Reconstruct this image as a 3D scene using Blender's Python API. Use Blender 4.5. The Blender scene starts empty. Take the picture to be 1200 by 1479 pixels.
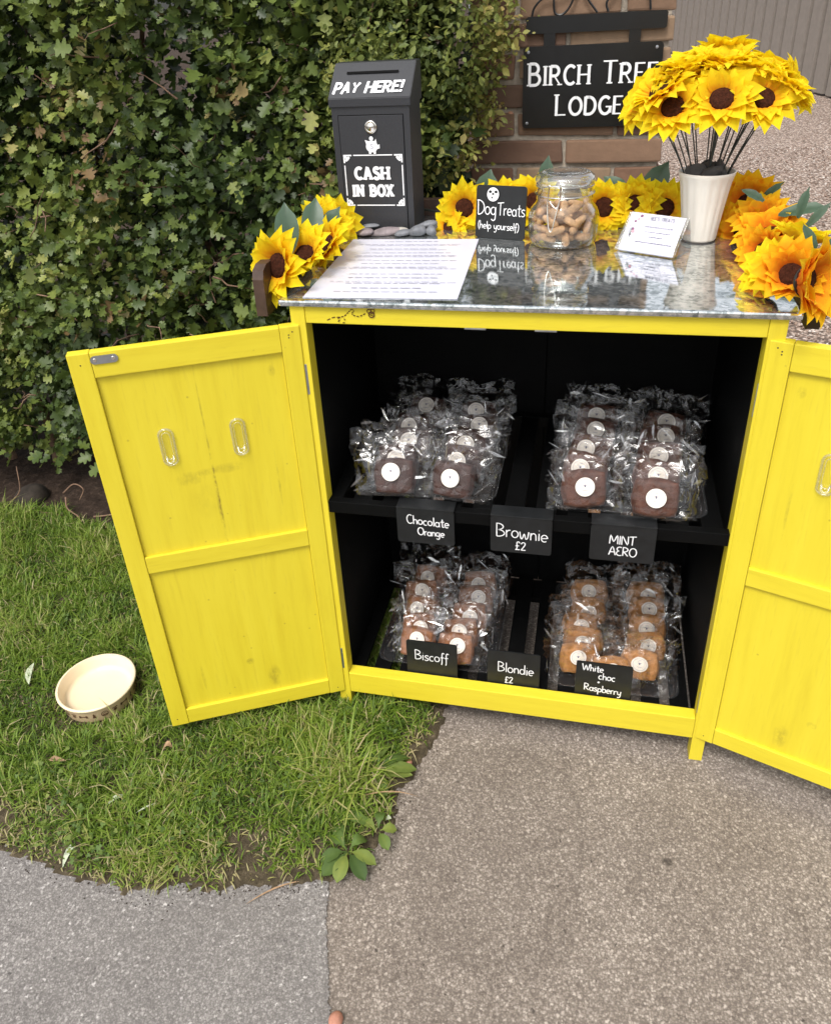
import bpy, bmesh, math, random
import numpy as np
from mathutils import Vector, Matrix, Quaternion
R = math.radians
scene = bpy.context.scene
COL = scene.collection
rng = np.random.default_rng(7)
random.seed(7)

# ------------------------------------------------------------------ camera, light, exposure
cd = bpy.data.cameras.new('camera'); cam = bpy.data.objects.new('camera', cd); COL.objects.link(cam)
yaw, pit, rol = -0.2529, -0.5202, -0.0626
f = Vector((math.sin(yaw)*math.cos(pit), math.cos(yaw)*math.cos(pit), math.sin(pit)))
r = Vector((math.cos(yaw), -math.sin(yaw), 0)); u = r.cross(f)
r2 = r*math.cos(rol)+u*math.sin(rol); u2 = -r*math.sin(rol)+u*math.cos(rol)
m = Matrix((r2, u2, -f)).transposed().to_4x4(); m.translation = (0.5026, -1.2195, 1.4608)
cam.matrix_world = m
cd.sensor_fit = 'VERTICAL'; cd.sensor_height = 24; cd.sensor_width = 24
cd.lens = 1139.77/1479*24
cd.shift_x = 18.08/1479; cd.shift_y = -99.43/1479
cd.clip_start = 0.02; cd.clip_end = 500
scene.camera = cam
SUN_EL, SUN_ROT = R(60), R(196)           # high, behind and left of the camera
w = bpy.data.worlds.new('World'); scene.world = w; w.use_nodes = True
nt = w.node_tree; nt.nodes.clear()
sky = nt.nodes.new('ShaderNodeTexSky'); sky.sky_type = 'NISHITA'; sky.sun_disc = False
sky.sun_elevation = SUN_EL; sky.sun_rotation = SUN_ROT; sky.dust_density = 4; sky.air_density = 1.2
hs = nt.nodes.new('ShaderNodeHueSaturation'); hs.inputs['Saturation'].default_value = 0.22
bg = nt.nodes.new('ShaderNodeBackground'); bg.inputs['Strength'].default_value = 0.15
wo = nt.nodes.new('ShaderNodeOutputWorld')
nt.links.new(sky.outputs[0], hs.inputs['Color']); nt.links.new(hs.outputs[0], bg.inputs[0]); nt.links.new(bg.outputs[0], wo.inputs[0])
sd = bpy.data.lights.new('sun', 'SUN'); sd.energy = 1.4; sd.angle = R(18); sd.color = (1, .96, .9)
sun = bpy.data.objects.new('sun', sd); COL.objects.link(sun)
# direction from which light comes
sdir = Vector((math.sin(SUN_ROT)*math.cos(SUN_EL), math.cos(SUN_ROT)*math.cos(SUN_EL), math.sin(SUN_EL)))
sun.rotation_euler = sdir.to_track_quat('Z', 'Y').to_euler()
scene.view_settings.view_transform = 'Standard'; scene.view_settings.look = 'None'
scene.view_settings.exposure = 0.74; scene.view_settings.gamma = 1
scene.cycles.transparent_max_bounces = 48
scene.cycles.max_bounces = 8

# ------------------------------------------------------------------ materials
class NT:
    def __init__(s, name):
        s.m = bpy.data.materials.new(name); s.m.use_nodes = True
        s.t = s.m.node_tree; s.b = s.t.nodes['Principled BSDF']; s.o = s.t.nodes['Material Output']
    def n(s, typ, **kw):
        x = s.t.nodes.new(typ)
        for k, v in kw.items():
            if k.startswith('_'): setattr(x, k[1:], v)
            else: x.inputs[int(k[1:]) if k[0] == 'i' and k[1:].isdigit() else k].default_value = v
        return x
    def l(s, a, b): s.t.links.new(a, b)
    def coord(s, scale=(1, 1, 1), kind='Object'):
        c = s.n('ShaderNodeTexCoord'); mp = s.n('ShaderNodeMapping', Scale=scale); s.l(c.outputs[kind], mp.inputs[0]); return mp.outputs[0]
    def noise(s, v, scale, detail=4, rough=.6):
        x = s.n('ShaderNodeTexNoise', Scale=scale, Detail=detail, Roughness=rough); s.l(v, x.inputs['Vector']); return x.outputs['Fac']
    def ramp(s, fac, stops):
        x = s.n('ShaderNodeValToRGB'); e = x.color_ramp.elements
        while len(e) < len(stops): e.new(.5)
        for el, (p, c) in zip(e, stops):
            el.position = p; el.color = (*c, 1) if len(c) == 3 else c
        s.l(fac, x.inputs[0]); return x.outputs[0]
    def mix(s, fac, a, b, mode='MIX'):
        x = s.n('ShaderNodeMix', _data_type='RGBA', _blend_type=mode)
        for i, v in ((0, fac), (6, a), (7, b)):
            if hasattr(v, 'links'): s.l(v, x.inputs[i])
            else: x.inputs[i].default_value = v if i == 0 else (*v, 1)
        return x.outputs[2]
    def math(s, op, a, b=0.0, clamp=False):
        x = s.n('ShaderNodeMath', _operation=op, _use_clamp=clamp)
        for i, v in ((0, a), (1, b)):
            if hasattr(v, 'links'): s.l(v, x.inputs[i])
            else: x.inputs[i].default_value = v
        return x.outputs[0]
    def bump(s, h, strength=.4, dist=.002):
        x = s.n('ShaderNodeBump', Strength=strength, Distance=dist); s.l(h, x.inputs['Height']); s.l(x.outputs[0], s.b.inputs['Normal'])
    def set(s, color=None, rough=.6, metal=0, spec=.5):
        if color is not None:
            if hasattr(color, 'links'): s.l(color, s.b.inputs['Base Color'])
            else: s.b.inputs['Base Color'].default_value = (*color, 1)
        if hasattr(rough, 'links'): s.l(rough, s.b.inputs['Roughness'])
        else: s.b.inputs['Roughness'].default_value = rough
        s.b.inputs['Metallic'].default_value = metal
        s.b.inputs['Specular IOR Level'].default_value = spec
        return s.m

def simple(name, c, rough=.6, metal=0, spec=.5, var=.25, scale=30, bump=.15, bs=120, bd=.001):
    t = NT(name); v = t.coord()
    n = t.noise(v, scale)
    c2 = tuple(x*(1-var) for x in c); c3 = tuple(min(1, x*(1+var*.6)) for x in c)
    col = t.ramp(n, [(.3, c2), (.7, c3)])
    if bump: t.bump(t.noise(v, bs), bump, bd)
    return t.set(col, rough, metal, spec)

def yellow_wood(name, grain, smear=False):
    t = NT(name); v = t.coord(grain)
    n = t.noise(v, 9, 6, .65)
    n2 = t.noise(t.coord(), 14, 3)
    col = t.ramp(n, [(.25, (.59, .465, .024)), (.48, (.655, .535, .030)), (.75, (.69, .575, .038))])
    col = t.mix(t.math('MULTIPLY', n2, .3), col, (.61, .485, .024))
    # thin darker grain lines and nicks
    fine = t.noise(t.coord(tuple(g*2.2 for g in grain)), 16, 2)
    line = t.ramp(fine, [(.60, (0, 0, 0)), (.70, (1, 1, 1))])
    col = t.mix(t.math('MULTIPLY', line, .16), col, (.46, .34, .03))
    vor = t.n('ShaderNodeTexVoronoi', Scale=22); t.l(t.coord(), vor.inputs['Vector'])
    nick = t.ramp(vor.outputs['Distance'], [(.03, (1, 1, 1)), (.06, (0, 0, 0))])
    col = t.mix(t.math('MULTIPLY', nick, .4), col, (.22, .14, .03))
    if smear:
        c = t.n('ShaderNodeTexCoord'); sp = t.n('ShaderNodeSeparateXYZ'); t.l(c.outputs['Object'], sp.inputs[0])
        wob = t.noise(t.coord(), 26, 4)
        def blob(cx, cz, rx, rz, s):
            dx = t.math('DIVIDE', t.math('SUBTRACT', sp.outputs[0], cx), rx); dz = t.math('DIVIDE', t.math('SUBTRACT', sp.outputs[2], cz), rz)
            d = t.math('ADD', t.math('MULTIPLY', dx, dx), t.math('MULTIPLY', dz, dz))
            k = t.math('SUBTRACT', 1.0, d, True)
            return t.math('MULTIPLY', t.math('MULTIPLY', k, wob), s)
        wob = t.ramp(t.noise(t.coord((1, 1, .6)), 55, 5, .7), [(.38, (0, 0, 0)), (.66, (1, 1, 1))]); tot = None
        for a in ((.236, .690, .030, .016, .55), (.205, .699, .022, .009, .5), (.165, .701, .036, .012, .45), (.215, .64, .03, .05, .15), (.192, .70, .0025, .24, .8), (.193, .62, .005, .12, .6), (.058, .885, .008, .012, .7),
                  (.075, .66, .003, .07, .5), (.196, .21, .010, .010, .8), (.150, .155, .016, .034, .7), (.30, .19, .004, .04, .4)):
            b = blob(*a); tot = b if tot is None else t.math('ADD', tot, b)
        col = t.mix(t.math('MULTIPLY', tot, .85, True), col, (.20, .14, .02))
    t.bump(n, .35, .0012)
    return t.set(col, .42, 0, .4)

M = {}
M['yv'] = yellow_wood('yellow paint vertical grain', (6, 6, .55))
M['yh'] = yellow_wood('yellow paint horizontal grain', (.55, 6, 6))
M['yp'] = yellow_wood('yellow paint panel', (5, 5, .4), True)
M['black_wood'] = simple('black painted wood', (.0013, .0014, .0015), .65, 0, .12, .5, 20, .3, 60)
M['brown_wood'] = simple('brown stained board', (.060, .034, .024), .5, 0, .4, .5, 25, .4, 60)
M['steel'] = simple('zinc plate', (.42, .44, .47), .35, .9, .5, .2, 40, .1)
M['chrome'] = simple('chrome', (.75, .72, .66), .18, 1, .5, .1, 40, 0)
M['box_grey'] = simple('graphite powder coat', (.026, .027, .031), .42, 0, .5, .15, 300, .25, 900, .0004)
M['black'] = simple('black enamel', (.006, .0062, .0065), .3, 0, .5, .3, 30, .1)
M['slate'] = simple('chalkboard black', (.010, .011, .012), .45, 0, .4, .4, 40, .1)
M['chalk'] = simple('white chalk ink', (.75, .75, .76), .8, 0, .2, .1, 90, 0)
M['white'] = simple('white print', (.82, .82, .83), .5, 0, .4, .05, 90, 0)
M['gap'] = simple('dark slot', (.004, .004, .004), .8, 0, .1, .1, 40, 0)
M['ink'] = simple('dark print ink', (.12, .12, .17), .8, 0, .1, .2, 90, 0)
M['ink_pale'] = simple('pale print ink', (.30, .29, .36), .8, 0, .1, .2, 90, 0)
M['ink_brown'] = simple('brown marker', (.07, .022, .012), .7, 0, .2, .3, 90, 0)
M['paper'] = simple('laminated paper', (.60, .60, .68), .2, 0, .5, .03, 8, .05, 12, .004)
M['card'] = simple('white card', (.58, .57, .65), .5, 0, .3, .03, 30, 0)
M['sticker'] = simple('cream sticker', (.76, .70, .62), .45, 0, .4, .05, 60, 0)
M['cream'] = simple('cream glaze', (.68, .50, .31), .28, 0, .5, .06, 14, .05)
M['cream_rim'] = simple('pale cream glaze', (.78, .64, .44), .22, 0, .5, .05, 14, .05)
M['bowl_paint'] = simple('brown bowl paint', (.11, .055, .03), .5, 0, .4, .4, 90, 0)
M['vase'] = simple('white ceramic', (.66, .62, .56), .35, 0, .5, .04, 12, .05)
M['stem'] = simple('dark green wire', (.018, .022, .018), .5, 0, .4, .3, 90, 0)
M['disc'] = simple('brown felt centre', (.045, .014, .007), .95, 0, .1, .6, 260, .9, 420, .002)
M['dark_stone'] = simple('charcoal slate piece', (.045, .042, .040), .7, 0, .4, .5, 50, .4, 140)
M['biscuit'] = simple('dog biscuit', (.50, .29, .16), .85, 0, .2, .35, 90, .6, 300)
M['slate_grey'] = simple('grey slate pebble', (.16, .165, .18), .65, 0, .4, .45, 45, .5, 110)
M['slate_mauve'] = simple('mauve slate pebble', (.20, .165, .17), .65, 0, .4, .45, 45, .5, 110)
M['slate_pale'] = simple('pale slate pebble', (.34, .32, .28), .65, 0, .4, .35, 45, .5, 110)
M['bark'] = simple('twig bark', (.20, .125, .085), .85, 0, .2, .5, 60, .4, 160)
M['dead_leaf'] = simple('pale fallen leaf', (.46, .50, .36), .6, 0, .3, .3, 60, .3, 160)
M['dry_leaf'] = simple('tan dead leaf', (.34, .22, .13), .8, 0, .2, .4, 60, .3, 160)
M['pink_stone'] = simple('pink brick pebble', (.42, .20, .14), .85, 0, .2, .3, 60, .4, 160)
M['dark_clod'] = simple('dark rounded log end', (.035, .028, .022), .9, 0, .2, .5, 30, .5, 100)
M['pale_render'] = simple('pale painted wall', (.62, .68, .76), .8, 0, .2, .05, 3, .1)
M['iron'] = simple('wrought iron', (.008, .008, .009), .45, 0, .5, .3, 40, .2)

def leaf_mat(name, stops, trans=.35, rough=.42):
    t = NT(name)
    a = t.n('ShaderNodeAttribute', _attribute_name='hue')
    col = t.ramp(a.outputs['Fac'], stops)
    n = t.noise(t.coord(), 90, 2); col = t.mix(t.math('MULTIPLY', n, .35), col, tuple(x*.6 for x in stops[0][1]))
    t.set(col, rough, 0, .4)
    tr = t.n('ShaderNodeBsdfTranslucent'); t.l(col, tr.inputs[0])
    mx = t.n('ShaderNodeMixShader', Fac=trans); t.l(t.b.outputs[0], mx.inputs[1]); t.l(tr.outputs[0], mx.inputs[2]); t.l(mx.outputs[0], t.o.inputs[0])
    return t.m
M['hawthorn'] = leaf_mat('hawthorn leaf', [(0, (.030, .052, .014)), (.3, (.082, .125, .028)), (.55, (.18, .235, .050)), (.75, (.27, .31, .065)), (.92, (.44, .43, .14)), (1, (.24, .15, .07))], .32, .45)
M['privet'] = leaf_mat('small shrub leaf', [(0, (.045, .072, .018)), (.3, (.125, .165, .036)), (.6, (.26, .285, .06)), (.82, (.42, .35, .10)), (1, (.46, .22, .13))], .3, .55)
M['grass'] = leaf_mat('grass blade', [(0, (.050, .100, .012)), (.3, (.145, .240, .021)), (.6, (.28, .38, .055)), (.8, (.42, .39, .14)), (1, (.58, .48, .29))], .35, .55)
M['weed'] = leaf_mat('weed leaf', [(0, (.05, .095, .02)), (.5, (.12, .19, .04)), (1, (.27, .31, .06))], .3, .65)
M['silk_leaf'] = leaf_mat('silk leaf', [(0, (.030, .065, .034)), (1, (.085, .14, .09))], .2, .4)
M['petal_orange'] = leaf_mat('orange silk petal', [(0, (.86, .12, .006)), (.25, (.90, .24, .004)), (.6, (.92, .42, .004)), (1, (.94, .66, .008))], .5, .85)
M['petal'] = leaf_mat('silk petal', [(0, (.88, .20, .006)), (.20, (.92, .42, .004)), (.42, (.94, .68, .005)), (1, (.94, .84, .012))], .5, .85)

def film(name, tint=(1, 1, 1), lo=.07, hi=.75, rough=.06, blend=.3, bump=0, haze=0.0, pw=1.0):
    t = NT(name); t.t.nodes.remove(t.b)
    lw = t.n('ShaderNodeLayerWeight', Blend=blend)
    fac = t.n('ShaderNodeMapRange'); t.l(t.math('POWER', lw.outputs['Facing'], pw), fac.inputs[0]); fac.inputs[3].default_value = lo; fac.inputs[4].default_value = hi
    g = t.n('ShaderNodeBsdfGlossy', Roughness=rough, Color=(1, 1, 1, 1)); tr = t.n('ShaderNodeBsdfTransparent', Color=(*tint, 1))
    if bump:
        b = t.n('ShaderNodeBump', Strength=bump, Distance=.002); t.l(t.noise(t.coord(), 60, 3), b.inputs['Height'])
        t.l(b.outputs[0], g.inputs['Normal'])
    mx = t.n('ShaderNodeMixShader'); t.l(fac.outputs[0], mx.inputs[0]); t.l(tr.outputs[0], mx.inputs[1]); t.l(g.outputs[0], mx.inputs[2])
    last = mx
    if haze:
        d = t.n('ShaderNodeBsdfDiffuse', Color=(.8, .8, .82, 1)); m2 = t.n('ShaderNodeMixShader', Fac=haze)
        t.l(mx.outputs[0], m2.inputs[1]); t.l(d.outputs[0], m2.inputs[2]); last = m2
    t.l(last.outputs[0], t.o.inputs[0]); return t.m
def cello():
    t = NT('cellophane'); t.t.nodes.remove(t.b); v = t.coord()
    nn = t.n('ShaderNodeTexNoise', Scale=24, Detail=2); t.l(v, nn.inputs['Vector']); sc = t.n('ShaderNodeVectorMath', _operation='SCALE', Scale=.022); t.l(nn.outputs['Color'], sc.inputs[0])
    wv = t.n('ShaderNodeVectorMath', _operation='ADD'); t.l(v, wv.inputs[0]); t.l(sc.outputs[0], wv.inputs[1])
    h = None
    for s, k, st in ((15, 1.0, (1.7, .7, .7)), (24, .5, (.6, 1.5, 1.5))):
        vo = t.n('ShaderNodeTexVoronoi', Scale=s, _feature='DISTANCE_TO_EDGE'); mp = t.n('ShaderNodeMapping', Scale=st, Rotation=(0, .5 if k < 1 else -.35, 0)); t.l(wv.outputs[0], mp.inputs[0]); t.l(mp.outputs[0], vo.inputs['Vector'])
        q = t.math('MULTIPLY', vo.outputs['Distance'], k); h = q if h is None else t.math('ADD', h, q)
    b = t.n('ShaderNodeBump', Strength=1.0, Distance=.0105); t.l(h, b.inputs['Height'])
    lw = t.n('ShaderNodeLayerWeight', Blend=.25); t.l(b.outputs[0], lw.inputs['Normal'])
    fac = t.n('ShaderNodeMapRange'); t.l(lw.outputs['Facing'], fac.inputs[0]); fac.inputs[3].default_value = .020; fac.inputs[4].default_value = .60
    g = t.n('ShaderNodeBsdfGlossy', Roughness=.09, Color=(1, 1, 1, 1)); t.l(b.outputs[0], g.inputs['Normal']); tr = t.n('ShaderNodeBsdfTransparent', Color=(.99, .99, .99, 1))
    mx = t.n('ShaderNodeMixShader'); t.l(fac.outputs[0], mx.inputs[0]); t.l(tr.outputs[0], mx.inputs[1]); t.l(g.outputs[0], mx.inputs[2]); t.l(mx.outputs[0], t.o.inputs[0]); return t.m
M['cellophane'] = cello()
M['cello_fold_glint'] = film('cellophane fold glint', (.96, .96, .96), .16, .8, .16, .4, .2, .05)
M['hook_bead'] = film('clear hook bead', (.97, .975, .95), .06, .9, .06, .45, 0, .06, 1.8)
M['glass'] = film('jar glass', (.95, .965, .95), .028, .95, .015, .55, pw=2.4)
M['glass_lid'] = film('thick lid glass', (.93, .95, .94), .07, .95, .03, .5, .15, .02, 1.7)
M['acrylic'] = film('clear acrylic', (.95, .96, .965), .04, .8, .05, .5, 0, .02, 2.5)
M['hook_plastic'] = film('clear hook plastic', (.992, .994, .99), .035, .9, .04, .5, 0, .0, 2.6)

def brownie_mat(name, c):
    t = NT(name); v = t.coord()
    n = t.noise(v, 70, 5, .7); n2 = t.noise(v, 24, 3)
    col = t.ramp(n, [(.3, tuple(x*.45 for x in c)), (.55, c), (.8, tuple(min(1, x*1.7) for x in c))])
    col = t.mix(t.math('MULTIPLY', n2, .4), col, tuple(x*.6 for x in c))
    t.bump(n, .8, .003); return t.set(col, .6, 0, .4)
M['brownie'] = brownie_mat('chocolate brownie', (.040, .0115, .006))
M['mint'] = brownie_mat('milk chocolate brownie', (.088, .030, .0155))
M['biscoff'] = brownie_mat('caramel blondie', (.25, .10, .040))
M['blondie'] = brownie_mat('golden blondie', (.42, .19, .058))

def zinc():
    t = NT('galvanised zinc'); v = t.coord()
    wv = t.n('ShaderNodeVectorMath', _operation='ADD'); t.l(v, wv.inputs[0])
    nn = t.n('ShaderNodeTexNoise', Scale=90, Detail=3); t.l(v, nn.inputs['Vector']); sc = t.n('ShaderNodeVectorMath', _operation='SCALE', Scale=.012); t.l(nn.outputs['Color'], sc.inputs[0]); t.l(sc.outputs[0], wv.inputs[1])
    vo = t.n('ShaderNodeTexVoronoi', Scale=130); t.l(wv.outputs[0], vo.inputs['Vector'])
    sp = t.n('ShaderNodeSeparateColor'); t.l(vo.outputs['Color'], sp.inputs[0])
    n = t.noise(v, 110, 6, .75); n2 = t.noise(v, 22, 3)
    k = t.math('ADD', t.math('ADD', t.math('MULTIPLY', sp.outputs[0], .35), t.math('MULTIPLY', n, .75)), t.math('MULTIPLY', t.math('SUBTRACT', n2, .5), .5))
    col = t.ramp(k, [(.30, (.25, .285, .285)), (.48, (.52, .555, .555)), (.66, (.76, .785, .785)), (.9, (.93, .93, .93))])
    ro = t.ramp(k, [(.3, (.015,)*3), (.8, (.085,)*3)])
    t.bump(n, .05, .0004)
    return t.set(col, ro, .93)
M['zinc'] = zinc()

def tarmac(name, dark, base, light, chipc, scale, damp=None):
    t = NT(name); v = t.coord()
    def warped(sc, amt):
        nn = t.n('ShaderNodeTexNoise', Scale=sc, Detail=2); t.l(v, nn.inputs['Vector']); k = t.n('ShaderNodeVectorMath', _operation='SCALE', Scale=amt); t.l(nn.outputs['Color'], k.inputs[0])
        w_ = t.n('ShaderNodeVectorMath', _operation='ADD'); t.l(v, w_.inputs[0]); t.l(k.outputs[0], w_.inputs[1]); return w_.outputs[0]
    def cells(sc, vec):
        vo = t.n('ShaderNodeTexVoronoi', Scale=sc); t.l(vec, vo.inputs['Vector']); sp = t.n('ShaderNodeSeparateColor'); t.l(vo.outputs['Color'], sp.inputs[0]); return vo.outputs['Distance'], sp.outputs
    d1, c1 = cells(scale, warped(300, .006)); d2, c2 = cells(scale*.55, warped(170, .010)); d3, c3 = cells(scale*.28, warped(120, .014))
    n = t.noise(v, 2.6, 5, .6); nf = t.noise(v, 520, 4, .75); patch = t.noise(v, 9, 4, .6)
    k = t.math('ADD', t.math('MULTIPLY', c1[0], .55), t.math('MULTIPLY', nf, .55))
    k = t.math('ADD', k, t.math('MULTIPLY', t.math('SUBTRACT', patch, .5), .35))
    col = t.ramp(k, [(.18, dark), (.42, base), (.62, base), (.95, light)])
    col = t.mix(t.ramp(d1, [(.30, (0, 0, 0)), (.62, (.62,)*3)]), col, dark)
    e2 = t.math('MULTIPLY', t.ramp(d2, [(.20, (1, 1, 1)), (.5, (0, 0, 0))]), t.ramp(c2[1], [(.62, (0, 0, 0)), (.95, (.8, .8, .8))])); col = t.mix(e2, col, light)
    e3 = t.math('MULTIPLY', t.ramp(d3, [(.10, (1, 1, 1)), (.26, (0, 0, 0))]), t.ramp(c3[2], [(.80, (0, 0, 0)), (.92, (1, 1, 1))])); col = t.mix(e3, col, chipc)
    e4 = t.math('MULTIPLY', t.ramp(d3, [(.12, (1, 1, 1)), (.22, (0, 0, 0))]), t.ramp(c3[0], [(.88, (0, 0, 0)), (.93, (.8, .8, .8))])); col = t.mix(e4, col, tuple(x*.4 for x in dark))
    col = t.mix(t.ramp(n, [(.35, (.28,)*3), (.6, (0, 0, 0))]), col, dark)
    v3 = t.n('ShaderNodeTexVoronoi', Scale=4.3); t.l(warped(40, .05), v3.inputs['Vector'])
    col = t.mix(t.math('MULTIPLY', t.ramp(v3.outputs['Distance'], [(.035, (1, 1, 1)), (.065, (0, 0, 0))]), .75), col, tuple(x*.35 for x in dark))
    if damp:   # a damp patch with an edge of its own
        c = t.n('ShaderNodeTexCoord'); s3 = t.n('ShaderNodeSeparateXYZ'); t.l(c.outputs['Object'], s3.inputs[0])
        dx = t.math('DIVIDE', t.math('SUBTRACT', s3.outputs[0], damp[0]), damp[2]); dy = t.math('DIVIDE', t.math('SUBTRACT', s3.outputs[1], damp[1]), damp[3])
        rr = t.math('ADD', t.math('ADD', t.math('POWER', t.math('ABSOLUTE', dx), 3.0), t.math('POWER', t.math('ABSOLUTE', dy), 3.0)), t.math('MULTIPLY', t.math('SUBTRACT', t.noise(v, 12, 4), .5), .9))
        col = t.mix(t.ramp(rr, [(.45, (.17,)*3), (.80, (.34,)*3), (.92, (.10,)*3), (1.0, (0, 0, 0))]), col, dark)
    h = t.math('ADD', t.math('MULTIPLY', d1, -.8), t.math('ADD', t.math('MULTIPLY', nf, .7), t.math('MULTIPLY', d2, -.6)))
    t.bump(h, .6, .0018)
    return t.set(col, .85, 0, .3)
M['drive'] = tarmac('brown worn tarmac', (.090, .072, .060), (.245, .207, .176), (.50, .44, .385), (.62, .57, .51), 245, (.40, -.27, .17, .24))
M['pave'] = tarmac('grey pavement tarmac', (.100, .090, .086), (.235, .219, .207), (.41, .385, .365), (.54, .51, .49), 275)

def soil(name, c, g):
    t = NT(name); v = t.coord(); n = t.noise(v, 45, 7, .75); n2 = t.noise(v, 6, 3)
    col = t.ramp(n, [(.3, tuple(x*.4 for x in c)), (.55, c), (.75, g)])
    t.bump(n, 1, .012); return t.set(col, .95, 0, .15)
M['soil'] = soil('dark soil', (.045, .030, .022), (.12, .085, .062))
M['turf_soil'] = soil('turf soil', (.095, .075, .047), (.26, .20, .135))
def gravel():
    t = NT('pea gravel'); v = t.coord()
    vo = t.n('ShaderNodeTexVoronoi', Scale=55); t.l(v, vo.inputs['Vector']); sp = t.n('ShaderNodeSeparateColor'); t.l(vo.outputs['Color'], sp.inputs[0])
    col = t.ramp(sp.outputs[0], [(0, (.16, .11, .085)), (.4, (.34, .25, .20)), (.75, (.46, .37, .31)), (1, (.60, .52, .46))])
    edge = t.ramp(vo.outputs['Distance'], [(.35, (0, 0, 0)), (.7, (1, 1, 1))]); col = t.mix(edge, col, (.10, .072, .056))
    t.bump(t.math('MULTIPLY', vo.outputs['Distance'], -1), 1, .01); return t.set(col, .8, 0, .3)
M['gravel'] = gravel()
def island(name, stops, rough=.75, nz=80):
    t = NT(name); g = t.n('ShaderNodeNewGeometry'); col = t.ramp(g.outputs['Random Per Island'], stops)
    n = t.noise(t.coord(), nz, 4); col = t.mix(t.math('MULTIPLY', n, .45), col, tuple(x*.4 for x in stops[0][1]))
    t.bump(n, .6, .003); return t.set(col, rough, 0, .3)
M['pebble'] = island('gravel pebble', [(0, (.15, .10, .08)), (.3, (.33, .235, .18)), (.6, (.44, .34, .28)), (.85, (.55, .46, .40)), (1, (.70, .65, .6))])
M['brick'] = island('old brick', [(0, (.12, .085, .062)), (.3, (.215, .115, .075)), (.6, (.26, .165, .105)), (1, (.33, .235, .15))], .92, 38)
M['mortar'] = simple('lime mortar', (.36, .31, .25), .95, 0, .1, .4, 30, .8, 120, .004)
M['fence_wood'] = island('weathered fence board', [(0, (.21, .18, .155)), (1, (.32, .28, .245))], .8, 12)

# ------------------------------------------------------------------ mesh helpers
class MB:
    def __init__(s): s.V = []; s.F = []; s.mi = []; s.n = 0; s.at = []
    def add(s, V, F, mi=0, at=None):
        V = np.asarray(V, float).reshape(-1, 3)
        s.V.append(V); s.F += [tuple(int(i)+s.n for i in q) for q in F]; s.mi += [mi]*len(F); s.n += len(V)
        s.at.append(np.zeros(len(V)) if at is None else np.broadcast_to(np.asarray(at, float), (len(V),)))
        return s
    def build(s, name, mats, parent=None, smooth=False, local=False):
        me = bpy.data.meshes.new(name)
        me.from_pydata(np.concatenate(s.V).tolist(), [], s.F)
        if not isinstance(mats, (list, tuple)): mats = [mats]
        for x in mats: me.materials.append(x)
        me.polygons.foreach_set('material_index', s.mi)
        if smooth: me.polygons.foreach_set('use_smooth', [True]*len(s.F))
        a = me.attributes.new('hue', 'FLOAT', 'POINT'); a.data.foreach_set('value', np.concatenate(s.at).astype(np.float32))
        me.update()
        return link(name, me, parent, local)

def wm(o):
    return (wm(o.parent) @ o.matrix_parent_inverse @ o.matrix_basis) if o.parent else o.matrix_basis.copy()
def link(name, me, parent=None, local=False):
    o = bpy.data.objects.new(name, me); COL.objects.link(o)
    if parent:
        o.parent = parent
        if not local: o.matrix_parent_inverse = wm(parent).inverted()
    return o
def tag(o, label=None, cat=None, group=None, kind=None):
    if label: o['label'] = label
    if cat: o['category'] = cat
    if group: o['group'] = group
    if kind: o['kind'] = kind
    return o
def thing(name, loc, label, cat, group=None, rot=None):
    o = bpy.data.objects.new(name, None); COL.objects.link(o); o.location = loc; o.empty_display_size = .05
    if rot is not None: o.rotation_euler = rot
    return tag(o, label, cat, group)
def copy_tree(o, parent=None):
    c = o.copy(); COL.objects.link(c)
    if parent: c.parent = parent
    for ch in list(o.children): copy_tree(ch, c)
    return c

def fast_mesh(name, mats, V, polys_loops, poly_sizes, hue=None, parent=None, smooth=False):
    me = bpy.data.meshes.new(name)
    nl = len(polys_loops); npol = len(poly_sizes)
    me.vertices.add(len(V)); me.vertices.foreach_set('co', np.asarray(V, np.float32).ravel())
    me.loops.add(nl); me.loops.foreach_set('vertex_index', np.asarray(polys_loops, np.int32))
    me.polygons.add(npol)
    st = np.concatenate([[0], np.cumsum(poly_sizes)[:-1]]).astype(np.int32)
    me.polygons.foreach_set('loop_start', st)
    if smooth: me.polygons.foreach_set('use_smooth', np.ones(npol, bool))
    me.update(calc_edges=True); me.validate()
    if hue is not None:
        a = me.attributes.new('hue', 'FLOAT', 'POINT'); a.data.foreach_set('value', np.asarray(hue, np.float32))
    for x in (mats if isinstance(mats, (list, tuple)) else [mats]): me.materials.append(x)
    return link(name, me, parent)
def scatter(name, mat, TV, TF, pos, X, Y, Z, scl, hue, parent=None, smooth=False):
    """instances of a small template, merged: X,Y,Z are per-instance axes"""
    TV = np.asarray(TV, float); n = len(pos); nv = len(TV)
    scl = np.asarray(scl).reshape(n, 1, 1)
    V = pos[:, None, :] + scl*(TV[None, :, 0:1]*X[:, None, :] + TV[None, :, 1:2]*Y[:, None, :] + TV[None, :, 2:3]*Z[:, None, :])
    loops = np.concatenate([np.asarray(q) for q in TF]); sizes = np.array([len(q) for q in TF])
    L = (np.arange(n)[:, None]*nv + loops[None, :]).ravel(); S = np.tile(sizes, n)
    return fast_mesh(name, mat, V.reshape(-1, 3), L, S, np.repeat(hue, nv), parent, smooth)
def norm(a): return a/np.maximum(np.linalg.norm(a, axis=-1, keepdims=True), 1e-9)

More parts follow.
